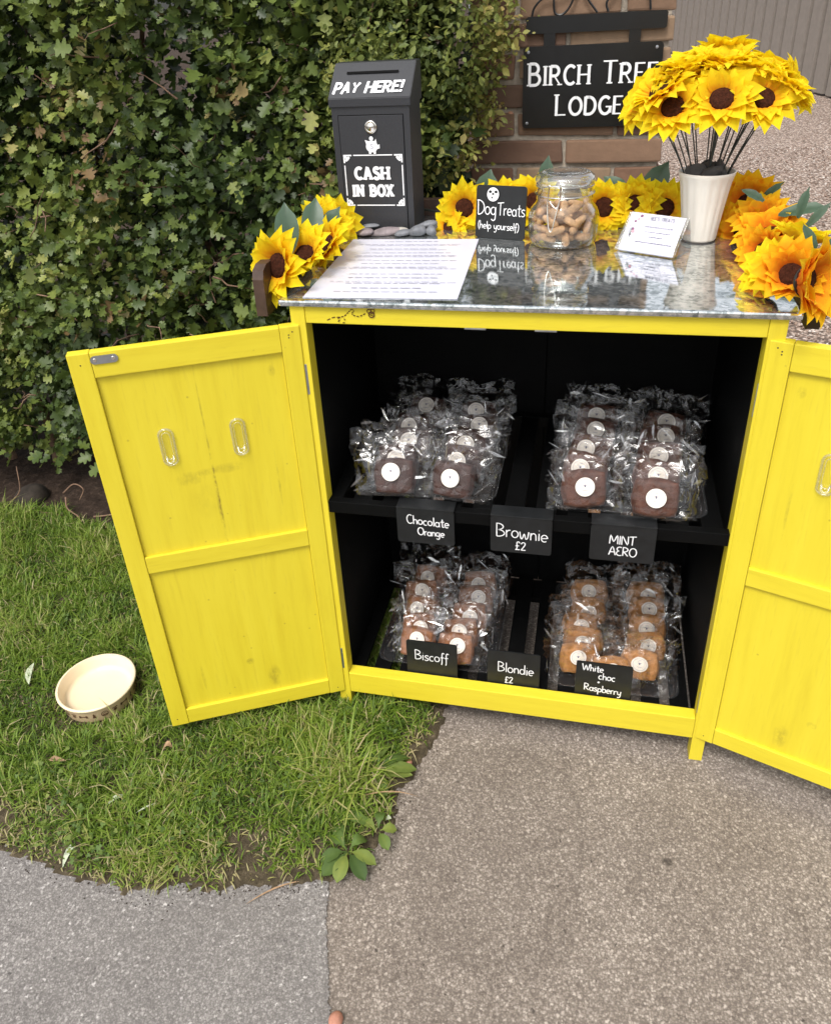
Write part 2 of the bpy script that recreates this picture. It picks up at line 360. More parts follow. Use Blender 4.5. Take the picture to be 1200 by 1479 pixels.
def box(lo, hi, bev=.0015):
    bm = bmesh.new(); bmesh.ops.create_cube(bm, size=1)
    lo = np.array(lo, float); hi = np.array(hi, float)
    for v in bm.verts: v.co = [(lo[i]+hi[i])/2+v.co[i]*(hi[i]-lo[i]) for i in range(3)]
    if bev: bmesh.ops.bevel(bm, geom=bm.edges[:]+bm.verts[:], offset=min(bev, .45*min(hi-lo)), segments=2, profile=.6, affect='EDGES')
    bm.verts.index_update()
    V = [tuple(v.co) for v in bm.verts]; F = [tuple(v.index for v in q.verts) for q in bm.faces]; bm.free(); return V, F
def prism(poly, axis, a, b):
    """extrude a 2D polygon (list of (p,q)) along axis between a and b"""
    n = len(poly)
    def P(p, q, t): return {'x': (t, p, q), 'y': (p, t, q), 'z': (p, q, t)}[axis]
    V = [P(p, q, a) for p, q in poly]+[P(p, q, b) for p, q in poly]
    F = [tuple(range(n))[::-1], tuple(range(n, 2*n))]+[(i, (i+1) % n, n+(i+1) % n, n+i) for i in range(n)]
    return V, F
def lathe(prof, n=40, mod=None, cx=0, cy=0):
    V = []; F = []
    for i, (rr, z) in enumerate(prof):
        for k in range(n):
            a = 2*math.pi*k/n; q = rr*(mod(a, i) if mod else 1)
            V.append((cx+q*math.cos(a), cy+q*math.sin(a), z))
    for i in range(len(prof)-1):
        for k in range(n):
            F.append((i*n+k, i*n+(k+1) % n, (i+1)*n+(k+1) % n, (i+1)*n+k))
    return V, F
def tube(pts, rad, n=7, cap=True):
    pts = np.asarray(pts, float); m_ = len(pts); rad = np.broadcast_to(rad, (m_,))
    T = np.gradient(pts, axis=0); T = norm(T)
    up = np.array([0, 0, 1.]) if abs(T[0][2]) < .9 else np.array([1., 0, 0])
    V = []; F = []
    for i in range(m_):
        a = np.cross(T[i], up); a /= np.linalg.norm(a)+1e-9; b = np.cross(a, T[i]); up = b
        for k in range(n):
            t = 2*math.pi*k/n; V.append(pts[i]+rad[i]*(a*math.cos(t)+b*math.sin(t)))
    for i in range(m_-1):
        for k in range(n): F.append((i*n+k, i*n+(k+1) % n, (i+1)*n+(k+1) % n, (i+1)*n+k))
    if cap: F += [tuple(range(n))[::-1], tuple(range((m_-1)*n, m_*n))]
    return V, F
def smooth_curve(pts, k=6):
    p = np.asarray(pts, float)
    if len(p) < 3: return p
    P = np.vstack([2*p[0]-p[1], p, 2*p[-1]-p[-2]]); out = []
    for i in range(1, len(P)-2):
        for t in np.linspace(0, 1, k, endpoint=False):
            a, b, c, d = P[i-1], P[i], P[i+1], P[i+2]
            out.append(.5*((2*b)+(-a+c)*t+(2*a-5*b+4*c-d)*t*t+(-a+3*b-3*c+d)*t**3))
    out.append(P[-2]); return np.array(out)
def ico(sub=2):
    bm = bmesh.new(); bmesh.ops.create_icosphere(bm, subdivisions=sub, radius=1); bm.verts.index_update()
    V = np.array([v.co[:] for v in bm.verts]); F = [tuple(v.index for v in q.verts) for q in bm.faces]; bm.free(); return V, F
ICO1, ICO2, ICO3 = ico(1), ico(2), ico(3)
def lumpy(size, seed, amp=.18, flat=0, sub=3):
    V, F = {1: ICO1, 2: ICO2, 3: ICO3}[sub]; q = np.random.default_rng(seed)
    W = V.copy()
    for _ in range(5):
        d = norm(q.normal(size=3)); k = q.uniform(1.5, 4); W = W*(1+amp*.5*np.sin(k*(V@d)+q.uniform(0, 6)))[:, None]
    return W*np.array(size), F
def fnoise(P, seed=0, octs=3, f0=1.0):
    q = np.random.default_rng(seed); out = 0; P = np.asarray(P, float)
    for o in range(octs):
        for _ in range(4):
            d = norm(q.normal(size=P.shape[1]))*f0*(1.9**o)*6.28; out = out+np.sin(P@d+q.uniform(0, 6.28))/(4*(1.6**o))
    return out

# ---- stroke lettering
def arc(cx, cy, rx, ry, a0, a1, n=12):
    return [(cx+rx*math.cos(R(a0+(a1-a0)*i/n)), cy+ry*math.sin(R(a0+(a1-a0)*i/n))) for i in range(n+1)]
HAND = {
 'D': (.62, [[(.05, 0), (.02, 1)], [(-.06, .97)]+arc(.05, .5, .5, .49, 85, -90)]),
 'o': (.5, [arc(.22, .27, .2, .26, 80, 440)]), 'g': (.52, [arc(.2, .28, .19, .25, 60, 400), [(.4, .55), (.4, 0), (.36, -.3), (.2, -.38), (.06, -.28)]]),
 'T': (.62, [[(0, .96), (.62, 1.02)], [(.3, .98), (.28, 0)]]), 'r': (.36, [[(.04, .55), (.05, 0)], [(.05, .36), (.16, .52), (.3, .54)]]),
 'e': (.48, [[(.03, .27), (.4, .31)]+arc(.22, .28, .19, .26, 20, 310)]), 'a': (.5, [arc(.21, .26, .19, .25, 50, 400), [(.41, .54), (.4, .1), (.46, 0)]]),
 't': (.4, [[(.2, .88), (.2, .1), (.28, 0), (.36, .03)], [(.02, .58), (.38, .6)]]), 's': (.42, [[(.36, .48), (.22, .55), (.06, .45), (.14, .31), (.3, .22), (.33, .08), (.16, 0), (.02, .07)]]),
 '(': (.26, [[(.22, 1.05), (.06, .75), (.03, .35), (.12, 0), (.22, -.18)]]), ')': (.28, [[(.02, 1.05), (.18, .75), (.2, .35), (.12, 0), (0, -.18)]]),
 'h': (.48, [[(.05, 1), (.05, 0)], [(.05, .34), (.18, .53), (.34, .46), (.38, .2), (.38, 0)]]), 'l': (.2, [[(.08, 1), (.08, 0)]]),
 'p': (.5, [[(.05, .55), (.04, -.38)], [(.05, .4)]+arc(.22, .28, .2, .25, 150, -150)]), 'y': (.5, [[(.03, .55), (.1, .12), (.24, .08), (.38, .2), (.42, .55)], [(.42, .55), (.36, -.2), (.2, -.38), (.05, -.3)]]),
 'u': (.5, [[(.04, .55), (.06, .14), (.2, 0), (.36, .12), (.4, .55)], [(.4, .55), (.42, 0)]]), 'f': (.36, [[(.36, .95), (.24, 1.02), (.16, .86), (.14, 0), (.1, -.25)], [(0, .5), (.32, .54)]]),
 'C': (.6, [arc(.32, .5, .3, .5, 55, 310)]), 'c': (.44, [arc(.22, .27, .19, .26, 50, 310)]), 'O': (.72, [arc(.34, .5, .32, .5, 90, 450)]),
 'n': (.48, [[(.05, .55), (.05, 0)], [(.05, .34), (.18, .53), (.34, .46), (.38, .2), (.38, 0)]]), 'B': (.62, [[(.05, 0), (.05, 1)], [(.02, 1)]+arc(.1, .76, .36, .24, 80, -80)+arc(.1, .26, .44, .26, 85, -95)]),
 'w': (.66, [[(.02, .55), (.08, .1), (.18, .02), (.3, .4), (.4, .02), (.52, .1), (.58, .56)]]), 'i': (.2, [[(.08, .55), (.08, 0)], [(.08, .76), (.09, .79)]]),
 '£': (.6, [[(.5, .84), (.4, 1), (.24, .96), (.2, .75), (.22, .3), (.14, .04), (.04, 0)], [(.04, 0), (.5, .02)], [(.06, .48), (.42, .5)]]), '2': (.56, [[(.04, .78), (.14, .96), (.32, 1), (.44, .84), (.36, .56), (.04, .02)], [(.04, .02), (.5, .04)]]),
 'M': (.86, [[(.04, 0), (.1, 1), (.4, .25), (.7, 1), (.78, 0)]]), 'I': (.24, [[(.1, 1), (.1, 0)]]), 'N': (.72, [[(.05, 0), (.06, 1), (.58, .02), (.6, 1)]]),
 'A': (.68, [[(0, 0), (.3, 1), (.6, 0)], [(.12, .36), (.5, .38)]]), 'E': (.56, [arc(.3, .75, .25, .24, 50, 250, 8)+arc(.3, .25, .28, .26, 110, 310, 8)]), 'R': (.62, [[(.05, 0), (.05, 1)], [(.02, 1)]+arc(.12, .74, .36, .26, 80, -100), [(.12, .48), (.52, 0)]]),
 'W': (.9, [[(0, 1), (.2, 0), (.42, .8), (.62, 0), (.84, 1)]]), 'b': (.48, [[(.05, 1), (.05, 0)], [(.05, .4)]+arc(.22, .27, .19, .26, 150, -150)]), 'd': (.5, [arc(.2, .27, .18, .26, 50, 400), [(.4, 1), (.4, 0)]]),
 '+': (.5, [[(.22, .15), (.22, .6)], [(0, .38), (.44, .38)]]), ' ': (.34, []),
}
CAPS = {  # skeleton, serif feet
 'B': (.66, [[(0, 0), (0, 1)], [(0, 1), (.25, 1)]+arc(.25, .76, .26, .24, 90, -90)+[(0, .52)], [(0, .52), (.3, .52)]+arc(.3, .26, .3, .26, 90, -90)+[(0, 0)]], [(0, 0), (0, 1)]),
 'I': (.2, [[(.05, 0), (.05, 1)]], [(.05, 0), (.05, 1)]), 'R': (.74, [[(0, 0), (0, 1)], [(0, 1), (.28, 1)]+arc(.28, .74, .27, .26, 90, -90)+[(0, .48)], [(.26, .48), (.64, 0)]], [(0, 0), (0, 1), (.64, 0)]),
 'C': (.74, [arc(.4, .5, .4, .5, 48, 312, 16)], []), 'H': (.82, [[(0, 0), (0, 1)], [(.68, 0), (.68, 1)], [(0, .5), (.68, .5)]], [(0, 0), (0, 1), (.68, 0), (.68, 1)]),
 'T': (.78, [[(.36, 0), (.36, 1)], [(0, 1), (.72, 1)]], [(.36, 0)]), 'E': (.62, [[(0, 0), (0, 1)], [(0, 1), (.52, 1)], [(0, .52), (.4, .52)], [(0, 0), (.55, 0)]], []),
 'L': (.6, [[(0, 0), (0, 1)], [(0, 0), (.52, 0)]], [(0, 1)]), 'O': (.9, [arc(.41, .5, .41, .5, 90, 450, 22)], []), 'D': (.8, [[(0, 0), (0, 1)], [(0, 1), (.25, 1)]+arc(.25, .5, .45, .5, 90, -90, 14)+[(0, 0)]], []),
 'G': (.82, [arc(.4, .5, .4, .5, 48, 330, 16), [(.74, .4), (.74, .06)], [(.48, .42), (.82, .42)]], []), 'A': (.8, [[(0, 0), (.34, 1)], [(.34, 1), (.7, 0)], [(.12, .34), (.58, .34)]], [(0, 0), (.7, 0)]),
 'S': (.62, [[(.5, .82), (.4, .96), (.2, 1), (.04, .86), (.06, .66), (.26, .53), (.46, .40), (.52, .2), (.38, .02), (.16, 0), (0, .16)]], []), 'N': (.84, [[(0, 0), (0, 1)], [(0, 1), (.68, 0)], [(.68, 0), (.68, 1)]], [(0, 0), (0, 1), (.68, 1)]),
 'X': (.78, [[(0, 0), (.66, 1)], [(0, 1), (.66, 0)]], [(0, 0), (.66, 1), (0, 1), (.66, 0)]), 'P': (.64, [[(0, 0), (0, 1)], [(0, 1), (.28, 1)]+arc(.28, .72, .28, .28, 90, -90)+[(0, .44)]], []),
 'Y': (.7, [[(0, 1), (.32, .48), (.64, 1)], [(.32, .48), (.32, 0)]], []), '!': (.3, [[(.08, .3), (.08, 1)], [(.08, 0), (.08, .12)]], []), ' ': (.4, [], []), "'": (.2, [[(.06, .8), (.06, 1)]], []),
}
def ribbon(pts, width):
    p = np.asarray(pts, float); T = norm(np.gradient(p, axis=0)); N = np.stack([-T[:, 1], T[:, 0]], 1)
    if len(p) > 2:   # widen at sharp corners
        pass
    A = p+N*width/2; B = p-N*width/2
    return np.vstack([A, B]), [(i, len(p)+i, len(p)+i+1, i+1) for i in range(len(p)-1)]
class Ink:
    """lettering strokes laid on a plane (O + a*U + b*V), each stroke a hair above the one before"""
    def __init__(s, O, U, V, lift=.0006): s.O, s.U, s.V = (np.array(q, float) for q in (O, U, V)); s.U /= np.linalg.norm(s.U); s.V /= np.linalg.norm(s.V); s.N = np.cross(s.U, s.V); s.mb = MB(); s.k = 0; s.lift = lift
    def stroke(s, pts, width, mi=0):
        V2, F = ribbon(pts, width); s.raw(V2, F, mi)
    def raw(s, V2, F, mi=0):
        V2 = np.asarray(V2, float); h = s.lift+.00006*s.k; s.k = (s.k+1) % 40
        s.mb.add(s.O+V2[:, 0:1]*s.U+V2[:, 1:2]*s.V+h*s.N, F, mi)
    def disc(s, c, rx, ry=None, mi=0, n=20): s.raw(arc(c[0], c[1], rx, ry or rx, 0, 360-360/n, n-1), [tuple(range(n))], mi)
    def ring(s, c, rr, width, mi=0, n=24): s.stroke(arc(c[0], c[1], rr, rr, 0, 360, n), width, mi)
    def hand(s, text, x, y, h, width, centre=True, slope=0, sx=1.0, mi=0):
        tot = sum(HAND[c][0] for c in text)*h*sx; cx = x-tot/2 if centre else x
        for ch in text:
            adv, st = HAND[ch]; j = random.uniform(-.03, .03)*h
            for q in st:
                q = np.array(q)*np.array([h*sx, h])+np.array([cx, y+slope*(cx-x)+j])
                s.stroke(smooth_curve(q, 3) if len(q) > 2 else q, width, mi)
            cx += adv*h*sx
    def caps(s, text, x, y, h, thick, thin=None, serif=0, sx=1.0, gap=.12, shear=0, small=None, mi=0, centre=True, slab=.1):
        thin = thin or thick; hs = [(h if (small is None or i == 0 or text[i-1] == ' ') else small) for i in range(len(text))]
        tot = sum((CAPS[c][0]+gap)*q*sx for c, q in zip(text, hs)); cx = x-tot/2 if centre else x
        for ch, q in zip(text, hs):
            adv, st, sf = CAPS[ch]
            for ln in st:
                P = np.array(ln); vert = abs(P[0][0]-P[-1][0]) < .2 or len(P) > 6 or ch in 'XAN'
                if len(P) > 6: P = smooth_curve(P, 3)
                P = P*np.array([q*sx, q]); P[:, 0] += shear*P[:, 1]+cx; P[:, 1] += y
                if len(P) == 2:
                    d = P[1]-P[0]; d = d/np.linalg.norm(d)*thin*.5; e = (P[0]-d*(1 if not vert else .0), P[1]+d*(1 if not vert else .0)); P = np.array(e)
                    if vert: P[0][1] = min(P[0][1], y-thin*.5) if P[0][1] < y+.1*q else P[0][1]; P[1][1] = P[1][1]+thin*.5 if P[1][1] > y+.9*q else P[1][1]
                s.stroke(P, thick if vert else thin, mi)
            if serif:
                for a, b in sf:
                    xx = cx+a*q*sx; yy = y+b*q
                    s.stroke([(xx-serif*q, yy), (xx+serif*q, yy)], thin*1.0 if slab is None else slab*q, mi)
            cx += (adv+gap)*q*sx
    def build(s, name, mats, parent=None): return s.mb.build(name, mats, parent)
# ------------------------------------------------------------------ ground
def sheet(name, poly, z, mat, seed=0, step=None, amp=0, parent=None):
    V = [(x, y, z) for x, y in poly]
    return tag(MB().add(V, [tuple(range(len(V)))]).build(name, mat), kind='structure')
def jag(pts, amp, seed, n=10):
    q = np.random.default_rng(seed); out = []
    for a, b in zip(pts[:-1], pts[1:]):
        a = np.array(a); b = np.array(b); d = b-a; nn = np.array([-d[1], d[0]])/np.linalg.norm(d)
        for i in range(n): out.append(tuple(a+d*i/n+nn*q.normal()*amp))
    out.append(tuple(pts[-1])); return out
sheet('ground', [(-150, -150), (150, -150), (150, 150), (-150, 150)], -.016, M['soil'])
sheet('gravel_drive', [(.1, .45), (30, .45), (30, 60), (-4, 60), (.1, 3)], -.008, M['gravel'])
drive_edge = [(.19, -6), (.178, -.66), (.108, -.474), (.09, -.39)]
sheet('driveway', [(x-.04, y) for x, y in drive_edge]+[(.0, -.30), (.0, .5), (1.6, .55), (3.4, .62), (9, .6), (9, -6)], 0, M['drive'])
pave_edge = jag([(.092, -.392), (.110, -.474), (.132, -.535), (.155, -.60), (.18, -.66), (.186, -1.2), (.192, -6)], .0016, 4, 26)
sheet('pavement', [(-9, -6), (-9, -.30), (.0, -.30)]+pave_edge, .004, M['pave'])
lawn_front = jag([(-3.6, -.40), (-2.6, -.40), (-1.1, -.43), (-.78, -.425), (-.60, -.455), (-.42, -.478), (-.29, -.488), (-.20, -.462), (-.09, -.452), (0, -.425), (.096, -.392), (.14, -.33), (.172, -.25), (.165, -.18), (.205, -.075), (.232, .04), (.235, .20), (.23, .62)], .006, 5, 7)
soil_front = [(x+(.010 if x > .1 else 0)+.003, y-.009) for x, y in lawn_front]
# turf soil: a thin mounded mesh under the grass
def in_poly(P, poly):
    x, y = P[:, 0], P[:, 1]; c = np.zeros(len(P), bool); q = np.array(poly); j = len(q)-1
    for i in range(len(q)):
        k = ((q[i, 1] > y) != (q[j, 1] > y)) & (x < (q[j, 0]-q[i, 0])*(y-q[i, 1])/(q[j, 1]-q[i, 1]+1e-12)+q[i, 0]); c ^= k; j = i
    return c
lawn_poly = lawn_front+[(-3.6, .62)]
soil_poly = soil_front+[(.26, 1.4), (-3.6, 1.4)]
def edge_dist(P, line):
    d = np.full(len(P), 9.)
    q = np.array(line)
    for a, b in zip(q[:-1], q[1:]):
        ab = b-a; t = np.clip(((P-a)@ab)/(ab@ab), 0, 1); d = np.minimum(d, np.linalg.norm(P-a-t[:, None]*ab, axis=1))
    return d
def height(P):
    e = edge_dist(P, lawn_front)
    dip = np.clip((.125-np.hypot(P[:, 0]+.586, P[:, 1]+.077))/.03, 0, 1)
    return (.006+.022*np.clip(e/.10, 0, 1)+.006*fnoise(P, 11, 2, 4)*np.clip(e/.05, 0, 1))*(1-dip)+.016*dip
def make_soil():
    nx, ny = 500, 270
    xs = np.linspace(-3.6, .27, nx); ys = np.linspace(-.51, 1.4, ny)
    G = np.array([(x, y) for y in ys for x in xs]); ins = in_poly(G, soil_poly)
    z = height(G)+.003*fnoise(G, 12, 3, 12); z[~ins] = -.006
    F = [(j*nx+i, j*nx+i+1, (j+1)*nx+i+1, (j+1)*nx+i) for j in range(ny-1) for i in range(nx-1) if ins[j*nx+i] or ins[j*nx+i+1] or ins[(j+1)*nx+i] or ins[(j+1)*nx+i+1]]
    mi = [0 if G[q[0], 1] < .57+.05*math.sin(G[q[0], 0]*9) else 1 for q in F]
    mb = MB(); mb.add(np.c_[G, z], F); mb.mi = mi
    return tag(mb.build('soil', [M['turf_soil'], M['soil']], smooth=True), kind='structure')
make_soil()
# small raised earth edge along the driveway
def grass():
    N = 265000
    P = np.c_[rng.uniform(-3.4, .25, N), rng.uniform(-.5, .64, N)]
    P = P[in_poly(P, lawn_poly)]
    back = .575+.05*np.sin(P[:, 0]*9)+.03*fnoise(P, 31, 2, 5)
    P = P[(P[:, 1] < back) & (np.hypot(P[:, 0]+.586, P[:, 1]+.077) > .0865)]; N = len(P)
    e = edge_dist(P, lawn_front); n1 = fnoise(P, 21, 3, 3.0); n2 = fnoise(P, 22, 2, 9)
    bare = np.exp(-(((P[:, 0]+.09)/.05)**2+((P[:, 1]+.37)/.03)**2))*1.1+np.exp(-(((P[:, 0]+.03)/.11)**2+((P[:, 1]+.43)/.025)**2))*.8+np.exp(-(((P[:, 0]-.195)/.02)**2+((P[:, 1]+.17)/.10)**2))*1.3+np.exp(-(((P[:, 0]+.62)/.12)**2+((P[:, 1]+.41)/.05)**2))*.6
    far = np.clip((-P[:, 0]-1.4)/1.0, 0, .7)
    keep = rng.random(N) < np.clip(.92-.5*(n2 < -.55)-bare-.35*np.clip(.03-e, 0, .03)/.03+.25*n2-far, .05, 1)
    P = P[keep]; e = e[keep]; n1 = n1[keep]; n2 = n2[keep]; bare = bare[keep]; N = len(P)
    L = rng.uniform(.014, .046, N)*(1+.5*n1)*np.clip(.55+e*6, .55, 1.05)
    tall = np.exp(-(((P[:, 0]-.09)/.11)**2+((P[:, 1]+.16)/.16)**2)); L *= 1+.9*tall*rng.random(N)
    L *= np.where(P[:, 1] > .45, 1.35, 1)*np.where(rng.random(N) < .06, 1.6, 1)*np.where(np.hypot(P[:, 0]+.586, P[:, 1]+.077) < .13, .45, 1)
    W = rng.uniform(.0008, .0018, N)*(1+.4*tall)
    a = rng.uniform(0, 6.283, N); D = np.c_[np.cos(a), np.sin(a), np.zeros(N)]; S = np.c_[-np.sin(a), np.cos(a), np.zeros(N)]
    lean = rng.uniform(.3, 2.2, N); base = np.c_[P, height(P)-.002]
    hue = np.clip(.34+.20*n1+.10*n2+.17*rng.normal(size=N), 0, .72)
    dry = rng.random(N) < np.clip(.07+.10*(n1 > .45)+.55*bare+.35*np.clip(.05-e, 0, .05)/.05+.08*(n2 > .5), 0, .8)
    hue = np.where(dry, rng.uniform(.72, 1, N), hue)
    V = []
    for t, wd in ((0, 1), (.4, .9), (.75, .6), (1, 0)):
        th = lean*t; r_ = L*t
        c = base+D*(r_*np.sin(th*.9))[:, None]+np.array([0, 0, 1.])*(r_*np.cos(th*.8))[:, None]
        if wd: V += [c-S*(W*wd)[:, None]/1.0, c+S*(W*wd)[:, None]/1.0]
        else: V += [c]
    V = np.stack(V, 1); TF = [(0, 1, 3, 2), (2, 3, 5, 4), (4, 5, 6)]
    loops = np.concatenate([np.array(q) for q in TF])
    Lp = (np.arange(N)[:, None]*7+loops).ravel(); S_ = np.tile([4, 4, 3], N)
    o = fast_mesh('grass', M['grass'], V.reshape(-1, 3), Lp, S_, np.repeat(hue, 7))
    tag(o, 'short green lawn grass with dry tips beside the grey pavement', 'grass', kind='stuff')
grass()
def clover():
    TV = []; TF = []
    for k in range(3):
        a = k*2.094; c = np.array([math.cos(a), math.sin(a)])*.55; n0 = len(TV)
        TV += [(0, 0, 0)]+[(c[0]+.5*math.cos(a+b), c[1]+.5*math.sin(a+b), .10) for b in (-2.2, -1.3, -.5, .5, 1.3, 2.2)]; TF.append(tuple(range(n0, n0+7)))
    cs = np.array([(-.30, -.27), (-.02, -.22), (-.55, -.33), (-.95, -.2), (-.22, -.40), (.06, -.10), (-.75, .12), (-.42, -.42)]); n = 560
    P = cs[rng.integers(0, len(cs), n)]+rng.normal(size=(n, 2))*np.array([.055, .035]); P = P[in_poly(P, lawn_poly) & (np.hypot(P[:, 0]+.586, P[:, 1]+.077) > .11)]; n = len(P)
    Z = norm(np.array([0, -.15, 1])+rng.normal(size=(n, 3))*.3); Y = norm(np.cross(Z, rng.normal(size=(n, 3)))); X = np.cross(Y, Z)
    o = scatter('clover', M['weed'], TV, TF, np.c_[P, height(P)+rng.uniform(.012, .026, n)], X, Y, Z, rng.uniform(.0035, .0070, n), rng.uniform(.2, .9, n))
    tag(o, 'patches of small clover leaves among the lawn grass', 'clover', kind='stuff')
clover()
def pebbles():
    N = 15000
    y = .62+(rng.random(N)**1.7)*6.5; x = .72+rng.random(N)*(1.2+.28*y)
    P = np.c_[x, y, np.full(N, -.006)]
    Q = norm(rng.normal(size=(N, 3))); A = norm(np.cross(Q, rng.normal(size=(N, 3)))); B = np.cross(Q, A)
    V, F = ICO1; V = V*np.array([1, .8, .55])
    o = scatter('gravel', M['pebble'], V, F, P+np.c_[np.zeros((N, 2)), rng.uniform(.0, .008, N)], A, B, Q, rng.uniform(.005, .0115, N), np.zeros(N))
    tag(o, 'loose beige and brown gravel stones on the drive behind', 'gravel', kind='stuff')
    # grit on the tarmac along the lawn edge
    N = 500; t = rng.random(N)
    q = np.array(lawn_front); i = rng.integers(24, len(q)-20, N); P2 = q[i]+np.c_[rng.normal(0, .02, N)+.012, -np.abs(rng.normal(0, .018, N))]
    P = np.c_[P2, np.full(N, .0045)]
    Q = norm(rng.normal(size=(N, 3))); A = norm(np.cross(Q, rng.normal(size=(N, 3)))); B = np.cross(Q, A)
    o = scatter('grit', M['soil'], ICO1[0], ICO1[1], P, A, B, Q, rng.uniform(.0005, .0016, N), np.zeros(N))
    tag(o, 'dark crumbs of earth along the lawn edge', 'grit', kind='stuff')
pebbles()

# ------------------------------------------------------------------ hedge
HT = np.array([(0, 0, 0), (0, .34, 0), (0, .68, 0), (0, 1, 0), (.10, .12, .02), (.36, .20, .09), (.41, .32, .11), (.20, .43, .04), (.45, .58, .11), (.42, .70, .11), (.20, .70, .04), (.22, .90, .07),
               (-.10, .12, .02), (-.36, .20, .09), (-.41, .32, .11), (-.20, .43, .04), (-.45, .58, .11), (-.42, .70, .11), (-.20, .70, .04), (-.22, .90, .07)])
HF = [(0, 4, 5, 6, 7, 1), (1, 7, 8, 9, 10, 2), (2, 10, 11, 3), (0, 1, 15, 14, 13, 12), (1, 2, 18, 17, 16, 15), (2, 3, 19, 18)]
ST = np.array([(0, 0, 0), (.22, .3, .07), (.26, .62, .07), (0, 1, -.06), (-.26, .62, .07), (-.22, .3, .07), (0, .5, 0)])
SF = [(0, 1, 2, 6), (6, 2, 3), (6, 3, 4), (0, 6, 4, 5)]
def leafy(name, mat, TV, TF, tips, per, spread, size, hue, parent, up=.75, face=.55):
    n = len(tips)*per; T = np.repeat(tips, per, 0); H = np.repeat(hue, per)
    P = T+rng.normal(size=(n, 3))*spread
    Z = norm(np.array([0, -face, up])+rng.normal(size=(n, 3))*.55)
    Y = rng.normal(size=(n, 3)); Y[:, 2] -= .35; Y = norm(Y-(Y*Z).sum(1, keepdims=True)*Z); X = np.cross(Y, Z)
    return scatter(name, mat, TV, TF, P, X, Y, Z, np.minimum(rng.lognormal(np.log(size*.88), .34, n), size*1.9), np.clip(H+rng.normal(0, .07, n), 0, 1), parent)
def hedges():
    t = thing('hedge', (-.9, .85, 0), 'large hawthorn hedge of lobed green leaves on the left above bare soil', 'hedge')
    N = 5700
    x = rng.uniform(-3.5, .13, N); z = .13+rng.random(N)*1.75
    n1 = fnoise(np.c_[x, z], 41, 3, 1.6)
    d = np.abs(rng.normal(0, .10, N))
    yf = .70+.06*n1+.10*np.clip(.30-z, 0, .3)/.3+np.where(x > -.12, .03, 0)
    P = np.c_[x, np.maximum(yf+d, .665), z]
    low = .20+.06*np.sin(x*11)+.04*np.sin(x*27)
    ok = (z > low) & ((fnoise(P, 43, 2, 3.2) > -.55) | (d > .12)); P = P[ok]; n1 = n1[ok]; d = d[ok]
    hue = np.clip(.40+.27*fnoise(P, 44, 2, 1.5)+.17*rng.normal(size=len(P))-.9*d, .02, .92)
    hue[rng.random(len(P)) < .025] = 1.0
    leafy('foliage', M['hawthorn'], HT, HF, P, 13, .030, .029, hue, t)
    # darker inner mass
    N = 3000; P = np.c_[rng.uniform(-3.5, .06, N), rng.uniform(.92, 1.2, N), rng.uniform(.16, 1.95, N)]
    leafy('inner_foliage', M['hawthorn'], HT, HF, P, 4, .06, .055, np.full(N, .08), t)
    mb = MB()
    for k in range(190):
        p = np.array([rng.uniform(-1.7, .1), rng.uniform(.66, .80), rng.uniform(.2, 1.6)]); a = rng.uniform(-.6, .6)+(math.pi if rng.random() < .5 else 0)
        L = rng.uniform(.06, .20); pts = [p]; dd = np.array([math.cos(a), rng.uniform(-.25, .1), math.sin(a)*.8])
        for i in range(5): dd = norm(dd+rng.normal(size=3)*.42); pts.append(pts[-1]+dd*L/5)
        r0 = rng.uniform(.0014, .0032); mb.add(*tube(pts, np.linspace(r0, r0*.4, 6), 5))
    tag(mb.build('twigs', M['bark'], t, True), kind='stuff')
    for k in range(16):
        x0 = -3.3+k*.19+rng.uniform(-.05, .05); y0 = rng.uniform(.85, 1.05); pts = [(x0, y0, -.02)]
        for i in range(7): pts.append((pts[-1][0]+rng.normal()*.05, pts[-1][1]+rng.normal()*.02, pts[-1][2]+.22))
        MB().add(*tube(smooth_curve(pts, 3), np.linspace(.018, .006, 22), 7)).build('stem', M['bark'], t, True)
    s = thing('shrub', (.12, .80, 0), 'small leaved shrub with yellow green and reddish tips in front of the brick pillar', 'shrub')
    N = 3000
    z = .35+rng.random(N)*1.45; x = rng.uniform(-.12, .36, N)
    right = np.interp(z, [.3, .95, 1.05, 1.16, 1.30, 1.38, 1.45, 1.8], [.10, .13, .165, .235, .275, .30, .27, .27])+.03*fnoise(np.c_[z, z*0], 51, 3, 4)
    ok = x < right; x = x[ok]; z = z[ok]; right = right[ok]; n = len(x)
    rim = np.clip((right-x)/.16, 0, 1)
    yf = .70+.07*fnoise(np.c_[x, z], 52, 3, 3)+.16*(1-rim)**2
    d = np.abs(rng.normal(0, .06, n)); P = np.c_[x, np.maximum(yf+d, .66), z]
    ok = (fnoise(P, 53, 2, 4.5) > -.6) | (d > .08); P = P[ok]; d = d[ok]; rim = rim[ok]
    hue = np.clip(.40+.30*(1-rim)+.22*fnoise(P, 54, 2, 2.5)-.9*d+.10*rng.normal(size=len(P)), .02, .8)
    red = (fnoise(P, 55, 2, 3) > .6) & (rng.random(len(P)) < .7); hue[red] = rng.uniform(.85, 1, red.sum())
    leafy('foliage', M['privet'], ST, SF, P, 12, .021, .0165, hue, s, .6, .5)
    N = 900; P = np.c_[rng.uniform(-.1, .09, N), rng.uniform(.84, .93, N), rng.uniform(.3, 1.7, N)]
    leafy('inner_foliage', M['hawthorn'], HT, HF, P, 4, .05, .05, np.full(N, .03), s)
